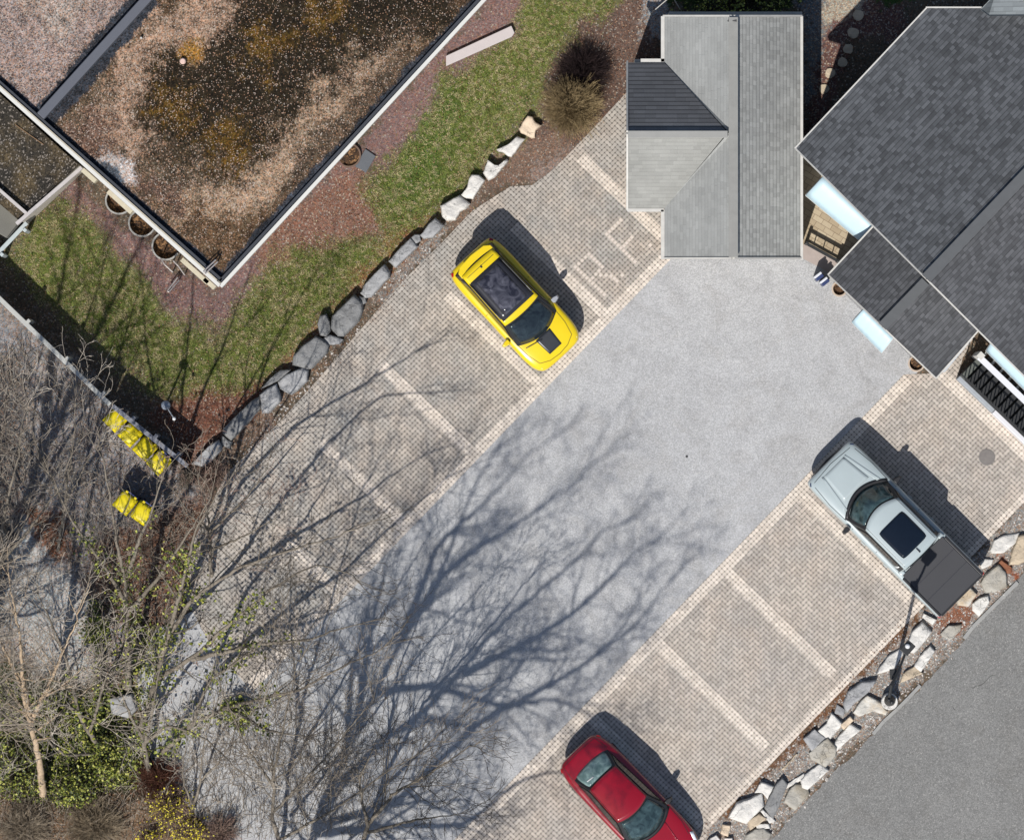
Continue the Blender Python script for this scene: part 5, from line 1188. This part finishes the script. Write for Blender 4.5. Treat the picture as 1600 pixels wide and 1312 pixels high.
BT = None
# the forking tree whose limbs reach up through the yellow lidded bins
tree((200, 1075), [[(200, 1075, 0), (199, 1010, 2), (196, 900, 4.4), (184, 850, 5.6), (172, 780, 6.8), (160, 715, 7.8)], [(198, 900, 4.4), (215, 850, 5.4), (240, 790, 6.4), (256, 740, 7)],
                   [(197, 940, 3.6), (160, 880, 5), (112, 815, 6.2), (76, 740, 7.4)], [(199, 960, 3.2), (250, 900, 4.6), (296, 830, 5.8), (330, 775, 6.6)]], 1,
     'bare forking tree with ivy on its trunk directly below the two separate yellow lids', tw_g, maxl=4, trunk_r=.10, ivy_dens=16, dens=(1.0, 1.6, 2.0, 1.6))
tree((215, 1150), [[(215, 1150, 0), (245, 1060, 2), (262, 1000, 3.2), (300, 930, 4.2), (372, 885, 5.2), (470, 850, 6.0), (540, 830, 6.6)], [(245, 1060, 2), (300, 1030, 3), (350, 980, 4.2), (420, 920, 5.4), (490, 880, 6.2), (556, 905, 6.8)],
                   [(262, 1000, 3.2), (290, 900, 5), (310, 820, 6.4), (350, 760, 7.4)], [(300, 1030, 3), (400, 1005, 4), (470, 1000, 5), (560, 975, 6)]], 2,
     'broad bare tree leaning out over the block paving with ivy along its lower limbs', tw_d, maxl=4, trunk_r=.11, ivy_dens=20, dens=(1.5, 2.1, 2.5, 1.9))
tree((250, 1180), [[(250, 1180, 0), (300, 1130, 1.6), (350, 1105, 2.6), (410, 1088, 3.5), (470, 1075, 4.3), (530, 1040, 5.2), (600, 1010, 6)], [(350, 1105, 2.6), (420, 1140, 3.8), (480, 1150, 4.8)], [(300, 1130, 1.6), (330, 1060, 3.2), (400, 1010, 4.8), (440, 950, 6)]], 3,
     'low bare tree with an ivy clad limb stretched along the end of the driveway', tw_d, maxl=4, trunk_r=.09, ivy_dens=22, dens=(1.8, 2.4, 2.7, 2.1))
tree((68, 1245), [[(68, 1245, 0), (64, 1205, 1.2), (50, 1140, 2.6), (36, 1090, 3.8), (18, 1040, 5), (-10, 990, 6.2)], [(50, 1140, 2.6), (38, 1060, 4.6), (30, 980, 6.4), (14, 900, 8)], [(48, 1130, 2.8), (86, 1040, 4.8), (120, 960, 6.4)]], 4,
     'pale tan barked tree with a thick bare trunk in the bottom left corner', tw_w, barkm=bk_t, maxl=4, trunk_r=.12, ivy_dens=0)
tree((165, 1175), [[(165, 1175, 0), (140, 1145, 1.2), (122, 1110, 2.2), (112, 1060, 3.4), (90, 1000, 5), (60, 930, 6.6)], [(122, 1110, 2.2), (60, 1090, 3.8), (0, 1075, 5.2)], [(165, 1175, 0.2), (100, 1180, 1.6), (60, 1140, 3), (10, 1120, 4.4)], [(140, 1145, 1.2), (160, 1080, 3), (172, 1020, 4.4)]], 5,
     'spreading bare tree with pale crooked limbs left of the blue grey boulder', tw_w, maxl=4, trunk_r=.085, ivy_dens=9)
tree((235, 1215), [[(235, 1215, 0), (225, 1160, 1.2), (205, 1120, 2.2), (180, 1060, 3.4)], [(225, 1160, 1.2), (262, 1130, 2.4), (320, 1150, 3.4), (370, 1200, 4.2)], [(225, 1165, 1.1), (240, 1100, 2.6), (250, 1040, 3.8)]], 6,
     'small crooked bare tree whose limbs arch over the grey end of the driveway', tw_w, maxl=4, trunk_r=.09, ivy_dens=8)
tree((300, 1265), [[(300, 1265, 0), (312, 1220, 1.4), (318, 1170, 2.6), (330, 1120, 3.6)], [(312, 1220, 1.4), (350, 1180, 2.6), (380, 1140, 3.6)], [(300, 1265, .1), (280, 1210, 1.6), (290, 1150, 3)]], 7,
     'slight whitish sapling on the grey ground above the yellow flowering bush', tw_w, maxl=4, trunk_r=.05, name='sapling')
tree((440, 1335), [[(440, 1335, 0), (425, 1270, 1.6), (430, 1200, 3.2), (450, 1120, 4.8), (470, 1030, 6.4)], [(425, 1270, 1.6), (470, 1220, 3.2), (520, 1160, 4.8), (580, 1080, 6.4)], [(430, 1230, 2.4), (380, 1160, 4.2), (350, 1090, 5.8)], [(440, 1310, .8), (520, 1270, 2.8), (600, 1210, 4.6), (690, 1160, 6)]], 8,
     'wide twiggy grey tree rooted at the bottom edge over the end of the asphalt', tw_g, maxl=4, trunk_r=.07, dens=(2.3, 2.9, 3.2, 2.6))
tree((560, 1350), [[(560, 1350, 0), (575, 1290, 1.8), (620, 1240, 3.4), (690, 1200, 4.8), (740, 1165, 5.8)], [(575, 1290, 1.8), (560, 1220, 3.6), (590, 1150, 5.2)], [(575, 1300, 1.6), (650, 1280, 3.2), (720, 1270, 4.6)]], 9,
     'thin dark twigged tree at the bottom edge reaching over the tree shadows', tw_d, maxl=4, trunk_r=.08, dens=(2, 2.4, 2.8, 2.2))
tree((90, 860), [[(90, 860, 0), (100, 790, 2), (110, 720, 4), (114, 650, 5.6), (118, 625, 6)], [(100, 790, 2), (60, 710, 4.2), (40, 640, 6)], [(100, 790, 2), (130, 740, 3.6), (150, 700, 4.6)]], 10,
     'feathery grey bare tree on the gravel left of the row of yellow lids', tw_w, maxl=4, trunk_r=.05, dens=(1.7, 2.2, 2.7, 2.1))
tree((330, 900), [[(330, 900, 0), (330, 830, 2), (322, 780, 3.6), (310, 745, 4.4)], [(330, 830, 2), (380, 780, 3.6), (420, 720, 5)], [(330, 830, 2), (290, 800, 3.2), (275, 770, 4)], [(330, 860, 1), (390, 830, 2.6), (440, 800, 4)]], 11,
     'reddish twigged bare tree just below the last boulder of the row', tw_r, maxl=4, trunk_r=.06, dens=(1.8, 2.3, 2.7, 2.2))
tree((-10, 960), [[(-10, 960, 0), (0, 880, 2.4), (10, 790, 4.6), (30, 700, 6.6)], [(0, 880, 2.4), (50, 820, 4.4), (100, 750, 6.2)], [(0, 880, 2.4), (-40, 780, 5)]], 12,
     'bare tree half cut by the left edge over the dark blue shade', tw_g, maxl=4, trunk_r=.1, dens=(1.6, 2.2, 2.6, 2.1))
# the tall tree below the frame: its limbs throw the long blue shadows across the asphalt
def sh(x, y, h):              # the point at height h whose shadow falls on ground pixel x, y
    gx, gy = x - 16 - SDX / math.tan(EL) * h * S, y + SDY / math.tan(EL) * h * S; f = 1 - h / H
    return (800 + (gx - 800) / f, 656 + (gy - 656) / f, h)
RMIN = .0045
tall = [[(430, 1540, 0), sh(505, 1310, 5.2), sh(522, 1250, 6.6), sh(560, 1160, 8), sh(610, 1060, 9.5), sh(650, 980, 11), sh(700, 900, 12.5), sh(730, 820, 13.6), sh(758, 755, 14.6), sh(785, 710, 15.4)],
        [sh(575, 1120, 8.6), sh(588, 1040, 10), sh(604, 950, 11.4), sh(622, 870, 13), sh(645, 810, 14)], [sh(560, 1160, 8), sh(566, 1050, 10), sh(590, 960, 11.4), sh(610, 880, 12.4)],
        [sh(520, 1260, 6.4), sh(600, 1170, 7.6), sh(680, 1110, 8.8), sh(720, 1070, 9.6), sh(790, 990, 11), sh(860, 930, 12.2), sh(925, 875, 13.4), sh(970, 825, 14.4)],
        [sh(512, 1290, 5.8), sh(640, 1250, 7), sh(700, 1195, 8), sh(770, 1125, 9.2), sh(850, 1085, 10.2), sh(930, 1040, 11.2), sh(1010, 980, 12.4), sh(1060, 910, 13.6)],
        [sh(640, 1000, 10.6), sh(720, 880, 12.6), sh(800, 830, 13.4), sh(880, 775, 14.8), sh(930, 735, 15.6)],
        [sh(650, 980, 11), sh(700, 850, 13), sh(780, 780, 14.4), sh(835, 715, 15.4)],
        [sh(512, 1300, 5.6), sh(640, 1290, 7), sh(740, 1290, 8), sh(830, 1215, 9), sh(890, 1205, 9.6)],
        [sh(602, 1080, 9.3), sh(690, 1070, 10.4), sh(800, 1100, 11), sh(880, 1090, 11.8), sh(960, 1120, 12.6)],
        [sh(740, 1050, 10), sh(830, 1010, 11), sh(920, 960, 12.4), sh(1030, 850, 14)]]
tree((430, 1540), tall, 20, 'tall bare tree standing below the frame, its long limb shadows across the asphalt', tw_w, maxl=4, trunk_r=.17, dens=(3.0, 2.9, 3.0, 2.2), wig=.10, up=0, out=(.35, .1, 0), group='tall trees outside the frame')
tree((-150, 1250), [[(-150, 1250, 0), (-130, 1180, 4), (-100, 1080, 8), (-60, 980, 11), (-20, 900, 13)], [(-130, 1180, 4), (-60, 1120, 7), (20, 1050, 9.5)], [(-100, 1080, 8), (-140, 980, 11), (-150, 880, 13)]], 21,
     'tall bare tree beyond the left edge shading the gravel and lawn', tw_g, maxl=3, trunk_r=.24, dens=(2.6, 2.8, 3.2, 3), group='tall trees outside the frame')

# ---------------------------------------------------------------- bushes
def bush(name, c, r, h, n, label, mats, cat, seed, lean=(0, 0), leafm_=None, ln=0, lsize=.05, wig=.12, rad=.009):
    rng = np.random.RandomState(seed); root = empty(name, W(*c)); tag(root, label, cat)
    T = Tubes(); tips = []; b = np.array(W(*c))
    for i in range(n):
        th = rng.uniform(0, 2 * math.pi); ph = math.acos(rng.uniform(.05, 1)); d = np.array((math.cos(th) * math.sin(ph) * 1.05 + lean[0], math.sin(th) * math.sin(ph) * 1.05 + lean[1], math.cos(ph) + .1))
        L = rng.uniform(.72, 1.06) * (1 + .06 * math.sin(3 * th + seed)); p = b + np.array((rng.normal(0, .06), rng.normal(0, .06), 0)); pts = [p]; m = 6
        for k in range(m):
            dd = d * np.array((r, r, h)) / m * L + rng.normal(0, wig * .35, 3) * r; pts.append(pts[-1] + dd)
        T.add(pts, np.linspace(rad, rad * .35, m + 1), 3); tips.append(pts[-1])
        for _ in range(3):
            k = rng.randint(2, m); q = [pts[k]]; d2 = unit(d * np.array((r, r, h)) + rng.normal(0, .5, 3) * r)
            for _k in range(3): q.append(q[-1] + d2 * r * .1 + rng.normal(0, .012, 3))
            T.add(q, np.linspace(rad * .6, rad * .25, 4), 3); tips.append(q[-1])
    T.build('branches', mats, root)
    if ln:
        tips = np.array(tips); P = tips[rng.randint(0, len(tips), ln)] + rng.normal(0, .05, (ln, 3)); P[:, 2] = np.maximum(P[:, 2], .03); leaf_obj('leaves', P, lsize, rng, leafm_, root)
    return root
ochre = bark('ochre twigs', A(124, 104, 72), A(206, 182, 138), 9); shadow_tw = bark('shadow dark twigs', A(42, 33, 34), A(70, 56, 56), 9)
bush('round_shrub', (893, 168), .86, 1.15, 1500, 'round ochre twiggy shrub on the mulch at the end of the boulder row', ochre, 'shrub', 31, rad=.008)
bush('shadow_twigs', (912, 112), .78, .75, 900, 'dark leafless twigs added for the shadow behind the ochre shrub', shadow_tw, 'shrub', 32, rad=.007)  # dark twigs carry the ochre shrub's shadow in their colour
ylw = NT('yellow blossom'); v = ylw.sep(ylw.vor(18)); ylw_m = ylw.done(ylw.ramp(v[0], [(0, A(176, 160, 30)), (.5, A(236, 214, 50)), (1, A(250, 240, 110))]), .7)
bush('forsythia', (266, 1258), .60, .9, 420, 'yellow flowering bush above the bottom edge', tw_r, 'bush', 33, leafm_=ylw_m, ln=620, lsize=.05)
bush('forsythia', (300, 1302), .55, .8, 200, 'second yellow flowering bush, cut by the bottom edge', tw_r, 'bush', 34, leafm_=ylw_m, ln=520, lsize=.05)
bush('forsythia', (232, 1310), .4, .6, 120, 'smallest yellow bush at the bottom edge, left of the other two', tw_r, 'bush', 35, leafm_=ylw_m, ln=260, lsize=.055)
for i, (c, r, h, n, ln, lb) in enumerate([((175, 1182), .7, 1.2, 200, 1400, 'bright green evergreen bush under the crooked bare limbs'), ((30, 1200), .8, 1.1, 240, 1100, 'green evergreen bush beside the thick tan trunk'),
                                     ((120, 1230), .6, 1.0, 200, 900, 'dark green evergreen bush between the tan trunk and the yellow flowers'), ((150, 985), .42, 1.6, 90, 900, 'narrow ivy covered stump left of the forked trunk'),
                                     ((372, 1112), .42, .9, 70, 800, 'small ivy bush at the end of the driveway'), ((8, 1120), .6, .9, 160, 400, 'green bush cut by the left edge')]):
    bush('evergreen_bush', c, r, h, n, lb, tw_d, 'bush', 40 + i, leafm_=ivy_m, ln=ln, lsize=.075)
bush('brown_bush', (330, 742), .5, .7, 260, 'reddish bare bush at the corner below the grey fence', tw_r, 'bush', 50)
bush('brown_bush', (250, 1215), .75, .8, 420, 'dark red brown thorny bush above the yellow flowers', bark('red brown twigs', A(70, 44, 36), A(140, 96, 78), 9), 'bush', 51)
bush('brown_bush', (150, 1290), .9, .6, 700, 'low rusty bush along the bottom edge in the left corner', bark('rusty twigs', A(110, 94, 76), A(196, 178, 150), 9), 'bush', 52)
bush('grey_bush', (292, 748), .3, .6, 160, 'grey bare bush under the last yellow lid of the row', tw_g, 'bush', 53)
bush('hedge_bush', (1150, 0), 1.6, .9, 260, 'dark green hedge behind the garage', tw_d, 'hedge', 54, leafm_=ivy_m, ln=2600, lsize=.08)
bush('brown_bush', (40, 1295), .8, .6, 600, 'tan tangled bush in the very corner of the picture', bark('tan tangle', A(120, 104, 86), A(204, 188, 164), 9), 'bush', 60)
bush('brown_bush', (345, 1300), .6, .7, 300, 'grey brown tangle at the bottom edge right of the yellow bushes', tw_r, 'bush', 61)

# ---------------------------------------------------------------- uncounted small stuff
rs = np.random.RandomState(77)
def scatter(n, polys, x0=-20, x1=1620, y0=-20, y1=1330, avoid=(), warp=10, soft=5):
    px = rs.uniform(x0, x1, n); py = rs.uniform(y0, y1, n)
    wx = (fbm(px, py, 1 / 38, 0) - .5) * 2 * warp; wy = (fbm(px, py, 1 / 38, 3) - .5) * 2 * warp
    m = np.zeros(n, bool)
    for p in polys: m |= sdist(px + wx, py + wy, p) > rs.normal(0, soft, n)
    for p in avoid: m &= sdist(px, py, p) < -1
    px, py = px[m], py[m]; return np.stack([(px - 800) / S, (656 - py) / S, np.zeros(len(px))], 1), px, py
gt = NT('grass blades'); v = gt.sep(gt.vor(9)); f = gt.noise(1.3, 5, .65)
gcol = gt.ramp(gt.math('ADD', gt.math('MULTIPLY', v[0], .5), gt.math('MULTIPLY', f, .6)), [(.22, A(96, 114, 48)), (.4, A(140, 158, 72)), (.55, A(176, 184, 102)), (.68, A(220, 206, 156))])
grass_m = gt.done(gcol, .8, 0, None, spec=.2)
P, px, py = scatter(620000, LAWN, 0, 960, -10, 620, avoid=[[(345, 452), (757, -4), (400, -200), (0, 130)]], warp=20, soft=12)
n = len(P); a = rs.uniform(0, 2 * math.pi, n); wd = rs.uniform(.004, .009, n); hh = rs.uniform(.03, .075, n); le = rs.normal(0, .035, (n, 2))
dx, dy = np.cos(a) * wd, np.sin(a) * wd
V = np.stack([np.stack([P[:, 0] - dx, P[:, 1] - dy, P[:, 2]], 1), np.stack([P[:, 0] + dx, P[:, 1] + dy, P[:, 2]], 1), np.stack([P[:, 0] + le[:, 0], P[:, 1] + le[:, 1], hh], 1)], 1).reshape(-1, 3)
tag(mesh('grass', V, np.arange(3 * n).reshape(n, 3), grass_m), 'short patchy spring grass of the lawns', 'grass', kind='stuff')
lm_ = NT('dead leaves'); v = lm_.sep(lm_.vor(24)); leaf2 = lm_.done(lm_.ramp(v[0], [(0, A(70, 46, 36)), (.4, A(128, 84, 60)), (.75, A(176, 132, 100)), (1, A(214, 182, 148))]), .85, spec=.2)
LEAFP = [[(250, 600), (340, 600), (430, 590), (380, 660), (300, 728), (240, 660)], [(600, 360), (690, 325), (640, 400), (520, 500), (440, 590), (410, 600), (500, 500)],
         [(420, 350), (560, 255), (600, 300), (610, 350), (560, 380), (470, 400), (400, 420)], [(640, 420), (700, 360), (600, 480), (480, 600), (400, 690), (480, 580)],
         [(1660, 700), (1600, 785), (1420, 965), (1245, 1150), (1080, 1320), (1100, 1320), (1265, 1160), (1440, 970)], [(130, 850), (320, 770), (330, 860), (250, 1000), (150, 960)],
         [(-40, 1230), (80, 1240), (260, 1180), (330, 1330), (-40, 1330)], [(-40, 1000), (200, 980), (330, 1010), (240, 1150), (-40, 1120)], [(30, 790), (92, 800), (112, 870), (88, 880), (50, 835)]]
P, px, py = scatter(110000, LEAFP); keep = rs.rand(len(P)) < .8; P = P[keep]; P[:, 2] = rs.uniform(.015, .05, len(P))
P2, px, py = scatter(90000, LAWN + [[(100, 270), (345, 470), (400, 520), (350, 640), (300, 520), (120, 340)], [(945, -20), (1040, -20), (1035, 120), (985, 150), (920, 225), (860, 270), (820, 215)]]); P2 = P2[rs.rand(len(P2)) < .5][:9000]; P2[:, 2] = .06
P = np.concatenate([P, P2]); V, F = leaves(P, .032, rs, .25); tag(mesh('leaf_litter', V, F, leaf2), 'dead brown leaves lying on mulch and among the rocks', 'leaf litter', kind='stuff')
# gravel: little angular pebbles
gv = NT('mixed pebbles'); v = gv.sep(gv.vor(26)); gvm = gv.done(gv.ramp(v[0], [(0, A(110, 98, 92)), (.4, A(158, 146, 138)), (.65, A(204, 199, 193)), (1, A(240, 236, 228))]), .9, spec=.2)
GP = [[(1660, 700), (1600, 790), (1425, 968), (1250, 1152), (1095, 1310), (1080, 1400), (1190, 1330), (1290, 1215), (1520, 985), (1660, 830)], [(640, 405), (706, 345), (690, 385), (610, 460), (580, 470)],
      [(360, 730), (440, 640), (560, 510), (570, 520), (450, 650), (370, 740)]]
P, px, py = scatter(150000, GP, warp=3); n = len(P); s_ = np.abs(rs.normal(.008, .016, n)) + .009
O = np.array([(1, 0, 0), (0, 1, 0), (-1, 0, 0), (0, -1, 0), (0, 0, .9)]); th = rs.uniform(0, 6.3, n); c_, s2 = np.cos(th), np.sin(th)
J = rs.uniform(.6, 1.3, (n, 5, 1)); V = np.stack([O[None, :, 0] * c_[:, None] - O[None, :, 1] * s2[:, None], O[None, :, 0] * s2[:, None] + O[None, :, 1] * c_[:, None], np.broadcast_to(O[None, :, 2], (n, 5))], -1) * J * s_[:, None, None] + P[:, None, :]
b = np.arange(n)[:, None, None] * 5; F = (b + np.array([(0, 1, 4), (1, 2, 4), (2, 3, 4), (3, 0, 4)])[None]).reshape(-1, 3)
tag(mesh('gravel', V.reshape(-1, 3), F, gvm), 'mixed pale gravel between the roadside rocks and along the boulder row', 'gravel', kind='stuff')
# ivy and undergrowth in the bottom left
P, px, py = scatter(36000, [[(-60, 1040), (60, 1080), (170, 1100), (235, 1150), (215, 1225), (60, 1250), (-60, 1240)], [(140, 930), (160, 940), (165, 1060), (235, 1080), (230, 1110), (150, 1080)], [(205, 960), (262, 1000), (240, 1060), (210, 1040)]], -40, 360, 900, 1330, warp=16)
P[:, 2] = rs.uniform(.03, .45, len(P)) * fbm(px, py, 1 / 18, 2); V, F = leaves(P, .06, rs, .5); tag(mesh('ivy', V, F, ivy_m), 'ivy covering the ground below the bare trees', 'ivy', kind='stuff')
# fallen twigs and dry stems standing between the trees
T = Tubes()
P, px, py = scatter(16000, [[(-40, 560), (60, 540), (200, 700), (320, 800), (300, 960), (200, 1100), (60, 1050), (-40, 1000)], [(-40, 1040), (240, 1150), (340, 1312), (-40, 1330)], [(235, 1120), (420, 1080), (600, 1200), (620, 1312), (300, 1312)]], -40, 640, 540, 1330, warp=16, avoid=[[(30, 812), (85, 880), (140, 930), (140, 1060), (60, 1040), (10, 960), (10, 880)]])
P = P[rs.rand(len(P)) < .6][:4200]
for p in P:
    d = unit((rs.normal(.0, .5), rs.normal(.5, .5), rs.uniform(.1, .9))); L = rs.uniform(.25, .9); q = [p]
    for k in range(4): d = unit(d + rs.normal(0, .18, 3)); q.append(q[-1] + d * L / 4)
    T.add(q, np.linspace(.009, .006, 5), 3)
o = mesh('brushwood', np.concatenate(T.V), np.concatenate(T.F), tw_g, None, True); tag(o, 'dry stems and fallen twigs under the bare trees', 'brushwood', kind='stuff')
